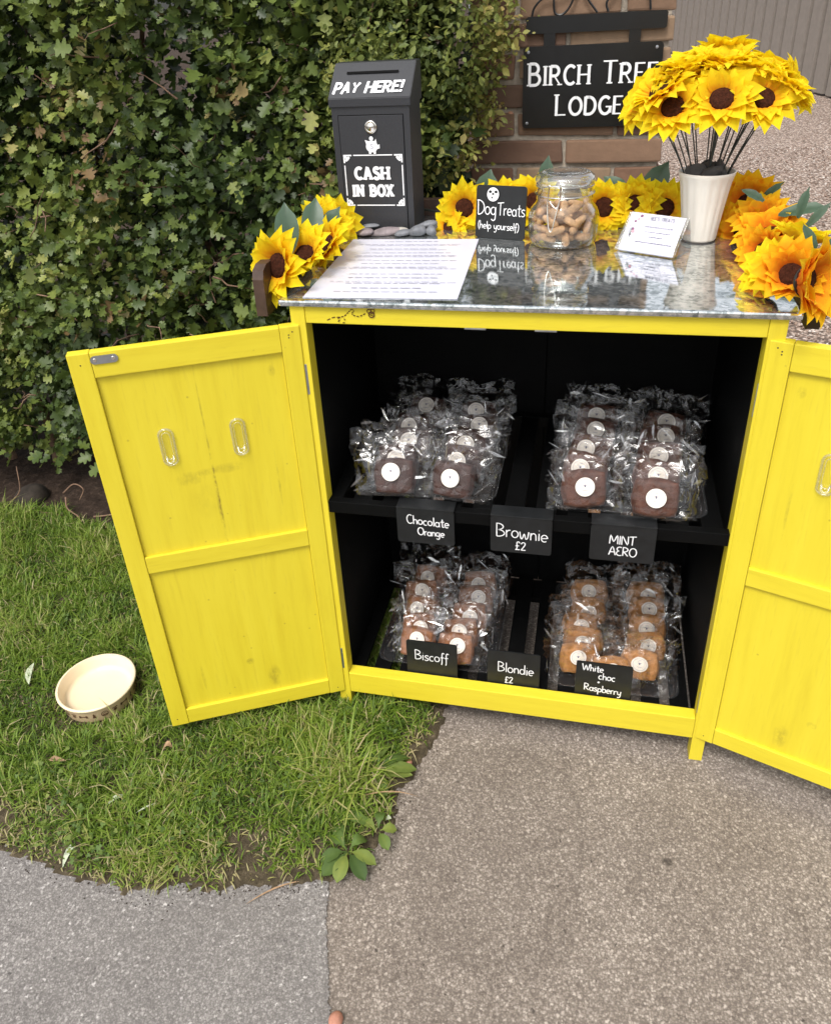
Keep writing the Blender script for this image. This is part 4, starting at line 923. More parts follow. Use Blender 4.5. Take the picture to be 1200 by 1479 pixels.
# ------------------------------------------------------------------ things on the worktop
ZT = H+.0115
def cash_box():
    x0, x1 = -.030, .132; yf, yb = .430, .535
    t = thing('cash_box', (.05, .48, ZT), 'dark grey metal cash box with sloping lid and white lettering on the worktop', 'cash box')
    V, F = prism([(yf, ZT+.0005), (yb, ZT+.0005), (yb, 1.262), (yf, 1.262)], 'x', x0, x1); MB().add(V, F).build('body', M['box_grey'], t)
    V, F = prism([(yf-.0035, 1.2625), (yb+.002, 1.2625), (yb+.002, 1.338), (yf+.068, 1.338), (yf-.0035, 1.279)], 'x', x0-.004, x1+.004)
    bm = bmesh.new(); vs = [bm.verts.new(v) for v in V]; [bm.faces.new([vs[i] for i in q]) for q in F]
    bmesh.ops.bevel(bm, geom=bm.edges[:], offset=.0012, segments=2, affect='EDGES'); bm.verts.index_update()
    V = [tuple(v.co) for v in bm.verts]; F = [tuple(v.index for v in q.verts) for q in bm.faces]; bm.free()
    lid = MB().add(V, F).build('lid', M['box_grey'], t)
    MB().add(*box((x0+.0125, yf-.0006, ZT+.006), (x1-.0125, yf+.002, 1.2475), 0)).build('door_gap', M['gap'], t)
    d = MB().add(*box((x0+.014, yf-.0022, ZT+.0075), (x1-.014, yf-.0007, 1.246), .0006)).build('door', M['box_grey'], t)
    # lock
    cx, cz = .0515, 1.2245
    V, F = lathe([(.0130, 0), (.0130, .003), (.0115, .0045), (.009, .0045), (.0082, .0035), (.0075, .0055), (.0, .0058)], 24); V = [(cx+v[0], yf-.0023-v[2], cz+v[1]) for v in V]
    lk = MB().add(V, [q[::-1] for q in F]).build('lock', M['chrome'], d, True)
    MB().add(*box((cx-.0009, yf-.0087, cz-.004), (cx+.0009, yf-.0082, cz+.004), 0)).build('keyhole', M['gap'], lk) if 0 else None
    O = (x0, yf-.0022, ZT); ink = Ink(O, (1, 0, 0), (0, 0, 1)); cxl = .081; h0 = 1.0-ZT
    def Z(z): return z-ZT
    L, Rr, Bm, Tp = .0195, .1425, Z(1.0685), Z(1.1700); q = .020
    for a, b in (((L+q, Tp), (Rr-q, Tp)), ((L+q, Bm), (Rr-q, Bm)), ((L, Bm+q), (L, Tp-q)), ((Rr, Bm+q), (Rr, Tp-q))): ink.stroke([a, b], .0022)
    for sx, cx_ in ((1, L), (-1, Rr)):
        for sz, cz_ in ((1, Bm), (-1, Tp)):
            ink.stroke([(cx_-.001*sx, cz_), (cx_+.016*sx, cz_)], .0030); ink.stroke([(cx_, cz_-.001*sz), (cx_, cz_+.015*sz)], .0030)
            ink.stroke(smooth_curve([(cx_+.001*sx, cz_+.001*sz), (cx_+.006*sx, cz_+.006*sz), (cx_+.0095*sx, cz_+.0085*sz)], 3), .0042)
            ink.disc((cx_+.0095*sx, cz_+.0045*sz), .0026); ink.disc((cx_+.0045*sx, cz_+.0095*sz), .0026)
    ink.caps('CASH', cxl, Z(1.1235), .0215, .0066, .0044, serif=.22, sx=.92, gap=.24, slab=.18)
    ink.caps('IN BOX', cxl-.001, Z(1.0885), .0205, .0062, .0042, serif=.20, sx=.82, gap=.26, slab=.18)
    # piggy bank mark
    pz = Z(1.187); ink.disc((cxl, pz), .0125, .0115); ink.disc((cxl-.0005, pz+.0155), .0042)
    ink.raw([(cxl-.014, pz+.013), (cxl-.005, pz+.010), (cxl-.011, pz+.003)], [(0, 2, 1)]); ink.raw([(cxl+.006, pz+.010), (cxl+.009, pz+.0145), (cxl+.0115, pz+.004)], [(0, 2, 1)])
    ink.raw([(cxl+.010, pz+.002), (cxl+.0165, pz+.004), (cxl+.0165, pz-.004), (cxl+.010, pz-.005)], [(0, 3, 2, 1)])
    for a in (-.007, .003): ink.raw([(cxl+a, pz-.009), (cxl+a+.005, pz-.009), (cxl+a+.005, pz-.0145), (cxl+a, pz-.0145)], [(0, 3, 2, 1)])
    ink.stroke(smooth_curve([(cxl+.0025, pz+.0035), (cxl-.001, pz+.005), (cxl-.003, pz+.002), (cxl+.002, pz-.001), (cxl+.001, pz-.004), (cxl-.003, pz-.003)], 3), .0012, 1)
    ink.build('door_lettering', [M['white'], M['ink_pale']], d)
    Vs = np.array([0, .0715, .059]); ink = Ink((x0-.004, yf-.0035, 1.279), (1, 0, 0), Vs)
    ink.caps('PAY HERE!', .083, .0140, .0250, .0054, .0054, sx=.80, gap=.19, shear=.16)
    ink.raw([(.030, .0615), (.138, .0615), (.138, .0675), (.030, .0675)], [(0, 1, 2, 3)], 1)
    ink.build('lid_lettering', [M['white'], M['gap']], lid)
    t.location.y = .48
cash_box()
# slate pebbles along the foot of the cash box
for i, (x, y, sx, sy, sz, mt, rz, lab, dz) in enumerate([
    (-.004, .412, .022, .012, .006, 'slate_pale', .1, 'pale flat stone at the left end of the pebble row below the cash box', 0),
    (.030, .398, .026, .013, .009, 'slate_mauve', -.2, 'long mauve grey stone second from the left end below the cash box', 0),
    (.036, .417, .020, .011, .0055, 'slate_grey', .15, 'small dark flat stone resting on the mauve one below the cash box', .012),
    (.076, .402, .026, .014, .010, 'slate_mauve', .35, 'mauve slate stone below the middle of the cash box', 0),
    (.104, .415, .023, .013, .007, 'slate_pale', -.35, 'pale greenish flat stone below the right half of the cash box', .004),
    (.113, .396, .018, .011, .008, 'slate_grey', .1, 'dark grey stone tucked before the pale flat stone', 0),
    (.148, .402, .021, .017, .013, 'slate_grey', .5, 'largest rounded grey stone just right of the cash box', 0),
    (.158, .428, .022, .014, .010, 'slate_grey', -.2, 'grey stone lying behind the largest one beside the cash box', .006),
    (.172, .404, .011, .011, .012, 'slate_grey', .0, 'small grey stone at the right end of the pebble row', 0)]):
    V, F = lumpy((sx*1.05, sy, sz*.82), 60+i, .24)
    o = MB().add(V, F).build('slate_stone', M[mt], None, True); o.location = (x, y, ZT+sz*.76+dz); o.rotation_euler = (0, 0, rz); tag(o, lab, 'stone', 'slate stones under the cash box')

def notice():
    t = thing('notice', (.15, .19, ZT), 'white laminated notice sheet lying on the worktop below the cash box', 'notice')
    z = ZT+.0006; Q = np.array([(.024, .008), (.291, .018), (.277, .374), (.014, .364)])
    MB().add(*prism([tuple(p) for p in Q], 'z', z, z+.0008)).build('sheet', M['paper'], t)
    S = np.array([(-.012, .010), (.0235, .0085), (.0135, .363), (-.012, .362)]); MB().add(*prism([tuple(p) for p in S], 'z', z, z+.0006)).build('punched_edge', M['acrylic'], t)
    ux = Q[1]-Q[0]; uy = Q[3]-Q[0]; uy = uy-ux*0
    ink = Ink((Q[0][0], Q[0][1], z+.0008), (ux[0], ux[1], 0), (-ux[1], ux[0], 0), .0004)
    q = np.random.default_rng(3); rows = [.335, .312, .306, .277, .256, .236, .230, .206, .186, .162, .156, .124, .102, .078, .072, .046, .026]
    for i, y in enumerate(rows):
        half = q.uniform(.06, .112) if i else .05
        xs = .136-half-.012*y/.35
        while xs < .136+half:
            wdt = q.uniform(.006, .019); ink.stroke([(xs, y+.002), (xs+wdt, y+.002)], .0020 if i % 3 else .0026, 0); xs += wdt+.0036
    ink.build('printed_text', M['ink_pale'], t)
    ink = Ink((0, 0, z+.0006), (1, 0, 0), (0, 1, 0), .0005)
    for y in (.045, .060, .150, .165, .25, .34): ink.ring((.004, y), .003, .0012, 0, 14)
    ink.build('punch_hole', M['ink_pale'], t) if 0 else ink.build('punch_holes', M['ink_pale'], t)
notice()

def dog_sign():
    t = thing('chalk_sign', (.318, .38, ZT), 'chalkboard reading Dog Treats leaning beside the glass jar on the worktop', 'sign')
    a = np.array([.267, .392]); b = np.array([.369, .368]); U = np.array([*(b-a), 0]); w_ = np.linalg.norm(U); U /= w_; lean = .12
    B = np.array([-U[1], U[0], 0]); Vv = B*math.sin(lean)+np.array([0, 0, 1])*math.cos(lean); N = np.cross(U, Vv); O = np.array([*a, ZT+.0005]); h = .103; rr = .006; P = []
    for cx, cz, an in ((w_-rr, h-rr, 0), (rr, h-rr, 90), (rr, rr, 180), (w_-rr, rr, 270)): P += arc(cx, cz, rr, rr, an, an+90, 4)
    V, F = prism(P, 'y', 0, .004); V = np.array(V); V = O+V[:, 0:1]*U+V[:, 2:3]*Vv-V[:, 1:2]*N
    MB().add(V, F).build('board', M['slate'], t)
    ink = Ink(O, U, Vv); ink.hand('Dog', .0245, .046, .0285, .0019, sx=.88); ink.hand('Treats', .0755, .046, .0245, .0017, sx=.86); ink.hand('(help yourself)', .050, .018, .0150, .0014, True, -.02)
    c = (.036, .086); ink.disc(c, .0125, .0135, 0, 24)
    ink.disc((c[0]-.006, c[1]+.005), .0034, .0028, 1); ink.disc((c[0]+.006, c[1]+.005), .0034, .0028, 1); ink.disc((c[0], c[1]+.001), .0026, .002, 1); ink.disc((c[0]-.002, c[1]-.006), .0016, .002, 1); ink.disc((c[0]+.0022, c[1]-.006), .0016, .002, 1)
    ink.stroke([(c[0]-.0045, c[1]-.002), (c[0]-.006, c[1]-.007)], .001, 1)
    ink.build('lettering', [M['chalk'], M['slate']], t)
    MB().add(*[(O+np.array([[p[0], p[1], p[2]]])@np.stack([U, Vv, -N])).reshape(-1, 3) if 0 else None, None]) if 0 else None
dog_sign()

def jar():
    cx, cy = .445, .362
    t = thing('glass_jar', (cx, cy, ZT), 'clip top glass jar half full of dog biscuits on the zinc worktop', 'jar')
    sq = lambda a, i: 1+.045*(1-abs(math.cos(2*a)))*(1 if i < 12 else .0)
    z = ZT+.0006
    prof = [(0, z+.003), (.050, z+.002), (.058, z+.001), (.0635, z+.005), (.0665, z+.016), (.0680, z+.040), (.0675, z+.056), (.063, z+.068), (.0555, z+.077), (.0525, z+.083), (.0535, z+.088), (.0535, z+.093), (.0555, z+.095), (.0555, z+.098), (.053, z+.100), (.053, z+.108), (.0550, z+.110)]
    prof = prof + [(.051, z+.110), (.0500, z+.088), (.0505, z+.080), (.060, z+.068), (.0645, z+.054), (.0645, z+.018), (.058, z+.007), (0, z+.006)]
    MB().add(*lathe(prof, 64, sq, cx, cy)).build('jar_body', M['glass'], t, True)
    lid = [(.0535, z+.1125), (.0560, z+.114), (.0565, z+.122), (.0545, z+.128), (.050, z+.131), (.046, z+.134), (.040, z+.1345), (.034, z+.132), (.0, z+.131)]
    MB().add(*lathe(lid, 64, None, cx, cy)).add(*lathe([(.0, z+.127), (.034, z+.127), (.047, z+.124), (.050, z+.1125)], 64, None, cx, cy)).build('lid', M['glass_lid'], t, True)
    MB().add(*lathe([(.052, z+.1102), (.0555, z+.1106), (.0555, z+.1122), (.052, z+.1124)], 48, None, cx, cy)).build('seal', M['acrylic'], t, True)
    a0 = R(-105); 
    def P(a, rr, zz): return (cx+rr*math.cos(a0+a), cy+rr*math.sin(a0+a), z+zz)
    mb = MB(); loop = smooth_curve([P(-.20, .058, .121), P(-.22, .060, .10), P(-.20, .064, .075), P(-.10, .070, .045), P(-.03, .071, .038), P(.03, .070, .05), P(.12, .063, .082), P(.17, .060, .10), P(.15, .059, .117), P(.1, .0585, .122)], 5); mb.add(*tube(loop, .0013, 7))
    mb.add(*tube(smooth_curve([P(-.2, .058, .092), P(-.05, .062, .084), P(.08, .063, .080), P(.16, .058, .092)], 4), .0012, 7))
    ring = [P(t_, .0562, .0965) for t_ in np.linspace(0, 2*math.pi, 60)]; mb.add(*tube(ring, .0011, 6, False)); ring = [P(t_, .0575, .118) for t_ in np.linspace(-.25, .2, 12)]; mb.add(*tube(ring, .0011, 6))
    mb.build('wire_clip', M['chrome'], t, True)
    q = np.random.default_rng(8)
    meshes = []
    for s in range(4):
        V, F = ICO3; ax = V[:, 0]; V = V*np.array([.0205, .0100, .0098]); waist = 1-.20*np.exp(-(ax/.45)**2)+.08*fnoise(V*60, s, 2, .6); V = V*np.c_[np.ones(len(V)), waist, waist]
        o = MB().add(V, F).build('dog_biscuit', M['biscuit'], None, True); meshes.append(o.data); bpy.data.objects.remove(o)
    k = 0
    for layer in range(4):
        zz = z+.0170+layer*.0165
        for ring_, n in ((.0475, 9), (.023, 4), (0, 1)):
            for i in range(n):
                a = 2*math.pi*(i+.5*(layer % 2))/n+q.normal()*.08
                if layer == 3 and q.random() < .35: continue
                rr = ring_+q.normal()*.001
                o = bpy.data.objects.new('dog_biscuit', meshes[k % 4]); COL.objects.link(o); k += 1
                o.location = (cx+rr*math.cos(a), cy+rr*math.sin(a), zz+q.normal()*.0015)
                o.rotation_euler = (q.uniform(0, 6), q.normal()*.35, a+math.pi/2+q.normal()*.7)
                sc = q.uniform(.92, 1.08) if ring_ < .04 else q.uniform(.82, .95); o.scale = (sc, sc, sc)
                tag(o, 'tan bone shaped dog biscuit inside the clip top glass jar', 'dog biscuit', 'dog biscuits in the jar')
jar()

def vase():
    cx, cy = .702, .385
    t = thing('vase', (cx, cy, ZT), 'tall fluted white vase holding silk sunflowers at the right of the worktop', 'vase')
    z = ZT+.001
    fl = lambda a, i: 1+(.030*(abs(math.cos(8*a))-.5) if 2 < i < 9 else 0)
    prof = [(0, z), (.026, z), (.0295, z+.001), (.0315, z+.006), (.034, z+.03), (.0375, z+.055), (.041, z+.08), (.044, z+.10), (.0465, z+.115), (.0495, z+.121), (.051, z+.127), (.0500, z+.1285), (.048, z+.127), (.045, z+.115), (.040, z+.085), (.034, z+.045), (0, z+.043)]
    MB().add(*lathe(prof, 96, fl, cx, cy)).build('vase_body', M['vase'], t, True)
    MB().add(*lathe([(.0265, z-.0009), (.031, z-.0009), (.031, z+.0012), (.0265, z+.0012)], 40, None, cx, cy)).build('foot_ring', M['dark_stone'], t, True)
    for i, (dx, dy, s, rz, ry) in enumerate([(-.022, -.020, (.022, .008, .017), -.3, .6), (.006, -.026, (.020, .009, .012), .4, -.4), (.004, .002, (.014, .012, .018), .2, .2), (.024, -.010, (.010, .008, .024), -.5, -.3), (-.004, .022, (.014, .010, .014), .1, .5), (.017, .016, (.012, .010, .015), .9, .2)]):
        V, F = lumpy(s, 80+i, .22, sub=2); o = MB().add(V, F).build('stone_chip', M['dark_stone']); o.location = (cx+dx, cy+dy, z+.127); o.rotation_euler = (0, ry, rz)
        tag(o, 'charcoal stone chip wedged among the stems in the mouth of the white vase', 'stone', 'stone chips in the vase')
    return cx, cy, z
VX, VY, VZ = vase()

# ---- silk sunflowers
def petal_head(seed, Rr=.055, rd=.016, cup=.55, droop=.3, layers=((17, 1.0, .0), (15, .80, .35))):
    q = np.random.default_rng(seed); mb = MB()
    for n, ls, extra in layers:
        for i in range(n):
            a = 2*math.pi*(i+q.normal()*.18)/n; L = (Rr-rd*.7)*ls*q.uniform(.86, 1.1); wd = q.uniform(.0092, .0115)*(Rr/.055); el = cup+extra+q.normal()*.09; dr = droop+q.normal()*.10; tw = q.normal()*.10
            rows = []; hs = []
            p = np.array([rd*.75, 0.]); 
            for j in range(7):
                t = j/6; ww = wd*(.45+.75*math.sin(math.pi*min(1, t*.95+.12))**.8)*(1 if t < .62 else max(0, (1-t)/.38)**.62); ang = el-dr*2.0*t*t
                if j: p = p+np.array([math.cos(ang), math.sin(ang)])*L/6
                for s in (-1, -.5, 0, .5, 1):
                    rows.append((p[0], s*ww, p[1]+.22*ww*s*s+.10*ww*math.cos(s*6.28)+tw*s*ww*t+(.0012*extra))); hs.append(np.clip(t*1.05+.10*q.normal()*.5+.03, 0, 1))
            ca, sa = math.cos(a), math.sin(a); V = [(x*ca-y*sa, x*sa+y*ca, zz) for x, y, zz in rows]
            F = [(j*5+s, j*5+s+1, (j+1)*5+s+1, (j+1)*5+s) for j in range(6) for s in range(4)]
            mb.add(V, F, 0, hs)
    # green sepals and stub behind
    V, F = lathe([(0, -.006), (rd*.5, -.005), (rd*.95, .0005), (rd*.75, .004)], 16); mb.add(V, F, 1)
    o = mb.build('flower_head', [M['petal'], M['stem']], None, True); me = o.data; bpy.data.objects.remove(o); return me
def disc_mesh(rd=.016):
    V, F = lathe([(rd, .003), (rd*1.02, .0055), (rd*.85, .0085), (rd*.5, .0095), (0, .009)], 26); V = np.array(V); V[:, 2] += .0007*fnoise(V*260, 3, 2, 1); o = MB().add(V, F).build('flower_centre', M['disc'], None, True); me = o.data; bpy.data.objects.remove(o); return me
HEADS = [petal_head(200+i, .0585, .0165, .38, .30) for i in range(4)]
CUPS = [petal_head(240+i, .058, .0165, .85, .42) for i in range(4)]
DISC = disc_mesh(.0175)
ORANGE = [m_.copy() for m_ in CUPS]
for m_ in ORANGE: m_.materials[0] = M['petal_orange']
def orient(o, n, roll=0): o.rotation_mode = 'QUATERNION'; o.rotation_quaternion = Vector(n).to_track_quat('Z', 'Y') @ Quaternion((0, 0, 1), roll)
def flower_at(parent, p, n, me, name='flower', s=1, roll=0):
    fl = link(name, me, parent); fl.location = p; orient(fl, n, roll); fl.scale = (s, s, s)
    link('flower_centre', DISC, fl, True); return fl
def bouquet():
    heads = [  # px-free list: dx, dy, z, tilt outwards
      ('front and lowest of the bouquet', .000, -.062, 1.268, (-.12, -.80, .62)), ('front right, second of the two dark centres', .066, -.050, 1.266, (.10, -.78, .66)), ('front left, tilted towards the house sign', -.076, -.050, 1.256, (-.32, -.72, .62)),
      ('far left edge of the bouquet', -.118, .000, 1.262, (-.75, -.35, .5)), ('far right edge of the bouquet', .112, .010, 1.268, (.80, -.25, .45)), ('upper left, behind the front row', -.048, .002, 1.306, (-.25, -.12, .95)),
      ('top centre of the bouquet', .008, .004, 1.318, (.02, -.10, .97)), ('upper right, behind the front row', .062, .006, 1.306, (.25, -.10, .95)), ('back left of the bouquet', -.075, .055, 1.296, (-.5, .25, .8)),
      ('back right of the bouquet', .088, .060, 1.292, (.5, .3, .8)), ('back centre of the bouquet', .010, .062, 1.322, (.05, .25, .95)), ('upper front, just above the front flower', -.008, .0, 1.306, (0, -.22, .95)), ('upper front right of centre', .042, .0, 1.304, (.15, -.18, .95)), ('upper front left of centre', -.055, .0, 1.300, (-.2, -.2, .93)), ('left middle, between the front left and far left ones', -.098, -.028, 1.280, (-.5, -.25, .8)), ('right middle, above the far right one', .102, -.012, 1.284, (.55, -.12, .8))]
    for i, (lab, dx, dy, z, n) in enumerate(heads):
        t = thing('sunflower', (VX+dx*.12, VY+dy*.12, VZ+.048), 'silk sunflower, '+lab, 'sunflower', 'silk sunflowers in the white vase')
        hd = np.array([VX+dx, VY+dy, z]); nn = norm(np.array(n)); b = np.array([VX+dx*.12, VY+dy*.12, VZ+.047]); mth = np.array([VX+dx*.36, VY+dy*.36, VZ+.128])
        for off in (0.0, .0045):
            pts = smooth_curve([b, mth, mth*.4+(hd-nn*.012)*.6+np.array([off, 0, .004]), hd-nn*.012+np.array([off*.2, 0, -.004]), hd-nn*.004], 5)
            if off and i % 3: continue
            MB().add(*tube(pts, .0013, 6)).build('stem', M['stem'], t, True)
        flower_at(t, tuple(hd), tuple(nn), (HEADS+CUPS[:2])[i % 6], 'flower_head', 1.14, i*.7)
bouquet()

def silk_leaf(parent, p, n, d, L, wd):
    d = np.array(d, float); n = np.array(n, float); d /= np.linalg.norm(d); n = n-d*(n@d); n /= np.linalg.norm(n); x = np.cross(d, n); V = []; F = []; hs = []
    for j in range(9):
        t = j/8; ww = wd*math.sin(math.pi*min(.999, (t*.92+.06)))**.75*(1 if t < .75 else ((1-t)/.25)**.6 if t < 1 else 0)
        for s in (-1, -.5, 0, .5, 1): V.append(np.array(p)+d*L*t+x*s*ww+n*(.20*ww*abs(s)-.18*L*t*t+.0015*math.sin(t*22+s*2))); hs.append(.25+.5*abs(s)+.2*t)
    F = [(j*5+s, j*5+s+1, (j+1)*5+s+1, (j+1)*5+s) for j in range(8) for s in range(4)]
    mb = MB(); mb.add(V, F, 0, np.clip(hs, 0, 1)); return mb.build('leaf', M['silk_leaf'], parent, True)
def garland():
    g = thing('sunflower_garland', (.40, .50, ZT), 'sunflower garland with green leaves trailing along both sides and back of the worktop', 'garland')
    vine = smooth_curve([(-.035, .06, 1.035), (-.03, .2, 1.028), (-.04, .35, 1.02), (-.03, .50, 1.03), (.10, .555, 1.03), (.22, .50, 1.03), (.40, .51, 1.03), (.60, .50, 1.03), (.78, .50, 1.03), (.82, .36, 1.03), (.835, .18, 1.03), (.83, .03, 1.04)], 8)
    MB().add(*tube(vine, .0028, 7)).build('vine', M['stem'], g, True)
    fl = [  # centre, facing, cup?, size
      ((-.030, .058, 1.052), (-.45, -.84, .28), 0, 1.0), ((-.010, .135, 1.046), (-.05, -.60, .78), 1, .95), ((.004, .225, 1.038), (-.55, -.50, .62), 0, .95), ((-.028, .300, 1.050), (.35, -.72, .62), 1, .95), ((-.028, .365, 1.045), (.55, -.70, .25), 0, .88),
      ((.234, .470, 1.052), (-.05, -.94, .22), 0, 1.06), ((.205, .455, 1.016), (-.15, -.60, .55), 0, .80), ((.315, .495, 1.055), (.10, -.80, .45), 0, 1.0), ((.380, .490, 1.060), (-.10, -.85, .35), 0, 1.0), ((.521, .475, 1.052), (.12, -.92, .25), 0, 1.06), ((.583, .482, 1.058), (-.05, -.90, .35), 1, 1.0),
      ((.640, .470, 1.052), (.0, -.93, .22), 0, 1.0), ((.700, .490, 1.052), (.05, -.85, .4), 0, .9), ((.795, .455, 1.060), (-.20, -.82, .45), 1, 1.12), ((.785, .405, 1.028), (-.55, -.60, .30), 1, .95), ((.812, .300, 1.040), (-.35, -.30, .85), 1, 1.05), ((.795, .230, 1.035), (-.65, -.55, .30), 1, .85),
      ((.812, .365, 1.046), (-.45, -.45, .75), 1, 1.0), ((.792, .105, 1.040), (-.65, -.45, .55), 1, .9), ((.822, .140, 1.072), (.25, .15, .95), 1, .95), ((.800, .045, 1.052), (-.25, -.75, .60), 1, .95), ((.806, .004, 1.058), (.72, -.62, .18), 1, 1.14)]
    for i, (p, n, c, s) in enumerate(fl):
        flower_at(g, p, n, (ORANGE if i in (13, 14, 15, 16, 17, 20, 21) else CUPS if c else HEADS)[i % 4], 'flower', s*(1.25 if i < 5 else 1.18 if i > 12 else 1.06), i*1.3)
    for p, n, d, L, wd in [((-.035, .12, 1.055), (.3, -.8, .3), (-.05, .18, 1), .090, .022), ((-.03, .22, 1.05), (.3, -.8, .4), (.10, .35, .8), .085, .021), ((-.02, .27, 1.04), (0, -.7, .7), (.3, .1, .6), .07, .020), ((.268, .50, 1.05), (.1, -.9, .3), (.22, .05, 1), .075, .024), ((.395, .51, 1.07), (0, -.9, .3), (.1, 0, 1), .078, .016),
        ((.600, .50, 1.05), (-.2, -.8, .5), (.35, .1, .8), .095, .026), ((.57, .51, 1.06), (0, -.6, .7), (-.6, .1, .6), .07, .02), ((.805, .40, 1.08), (0, -.7, .6), (.5, -.5, .8), .055, .008), ((.80, .34, 1.095), (0, -.6, .7), (-.8, .1, .5), .045, .009), ((.82, .30, 1.08), (-.3, -.5, .8), (.9, -.2, .35), .080, .014),
        ((.83, .20, 1.10), (-.5, -.7, .3), (.1, 0, 1), .05, .008), ((.84, .18, 1.09), (-.3, -.8, .4), (.5, -.1, .8), .05, .007), ((.835, .08, 1.075), (.3, -.8, .3), (-.35, .05, .9), .05, .010), ((.845, .05, 1.06), (-.4, -.8, .2), (.28, -.05, 1), .065, .016)]:
        silk_leaf(g, p, n, d, L, wd)
garland()

def card_holder():
    bl = np.array([.549, .306]); br = np.array([.645, .256]); U = np.array([*(br-bl), 0]); w_ = np.linalg.norm(U); U /= w_; B = np.array([-U[1], U[0], 0]); lean = R(38)
    Vv = B*math.sin(lean)+np.array([0, 0, 1])*math.cos(lean); N = np.cross(U, Vv); O = np.array([*bl, ZT+.001])
    t = thing('card_holder', (*((bl+br)/2), ZT), 'clear acrylic card stand on the worktop before the white vase', 'card holder')
    def slab(a0, a1, b0, b1, c0, c1): 
        V, F = box((a0, b0, c0), (a1, b1, c1), .0006); V = np.array(V); return O+V[:, 0:1]*U+V[:, 1:2]*Vv+V[:, 2:3]*N, F
    MB().add(*slab(-.003, w_+.003, .004, .080, -.0035, -.0015)).build('back_panel', M['acrylic'], t)
    MB().add(*slab(-.003, w_+.003, .0, .014, .0035, .0060)).build('front_lip', M['acrylic'], t)
    for s in (-.0045, w_+.003):
        poly = [O+U*s+p for p in (N*.005, B*.075+N*0-np.array([0, 0, .0008]), Vv*.080-N*.003)]; V = np.vstack([poly, [p+U*.0015 for p in poly]]); MB().add(V, [(0, 2, 1), (3, 4, 5), (0, 1, 4, 3), (1, 2, 5, 4), (2, 0, 3, 5)]).build('side_panel', M['acrylic'], t)
    poly = [O+U*s-np.array([0, 0, .0006])+p for s, p in ((-.003, N*.004), (w_+.003, N*.004), (w_+.003, B*.07), (-.003, B*.07))]; MB().add(poly+[p+np.array([0, 0, .001]) for p in poly], [(3, 2, 1, 0), (4, 5, 6, 7), (0, 1, 5, 4), (1, 2, 6, 5), (2, 3, 7, 6), (3, 0, 4, 7)]).build('base', M['acrylic'], t)
    c = thing('card', (*((bl+br)/2), ZT+.01), 'white printed card with pink flower sprig in the clear stand', 'card')
    MB().add(*slab(.001, w_-.001, .003, .0785, -.001, -.0004)).build('card_sheet', M['card'], c)
    ink = Ink(O-N*.0004, U, Vv, .0004)
    ink.caps("BEE'S TREATS", .066, .0665, .0068, .0009, .0008, sx=.72, gap=.18)
    q = np.random.default_rng(2)
    for y, half in ((.053, .027), (.0435, .023), (.034, .014), (.0225, .036)):
        xs = .064-half
        while xs < .064+half: wd = q.uniform(.002, .006); ink.stroke([(xs, y), (xs+wd, y)], .0015); xs += wd+.0014
    ink.build('text_lines', M['ink'], c)
    ink = Ink(O-N*.0004, U, Vv, .0004)
    for i in range(7):
        a = q.uniform(.004, .020); b = .073-.0065*i+q.normal()*.001; ink.disc((a if i > 1 else a+.006, b), q.uniform(.0016, .0032), None, 1 if i % 2 else 2, 10)
    for i in range(5): ink.stroke([(.006+.002*i, .042-.004*i), (.014, .050-.003*i)], .0009, 0 if i % 2 else 3)
    ink.build('flower_sprig', [M['ink'], simple('pink print', (.62, .30, .34), .7, 0, .2, .2, 60, 0), simple('plum print', (.20, .09, .16), .7, 0, .2, .2, 60, 0), simple('sage print', (.25, .34, .27), .7, 0, .2, .2, 60, 0)], c)
card_holder()

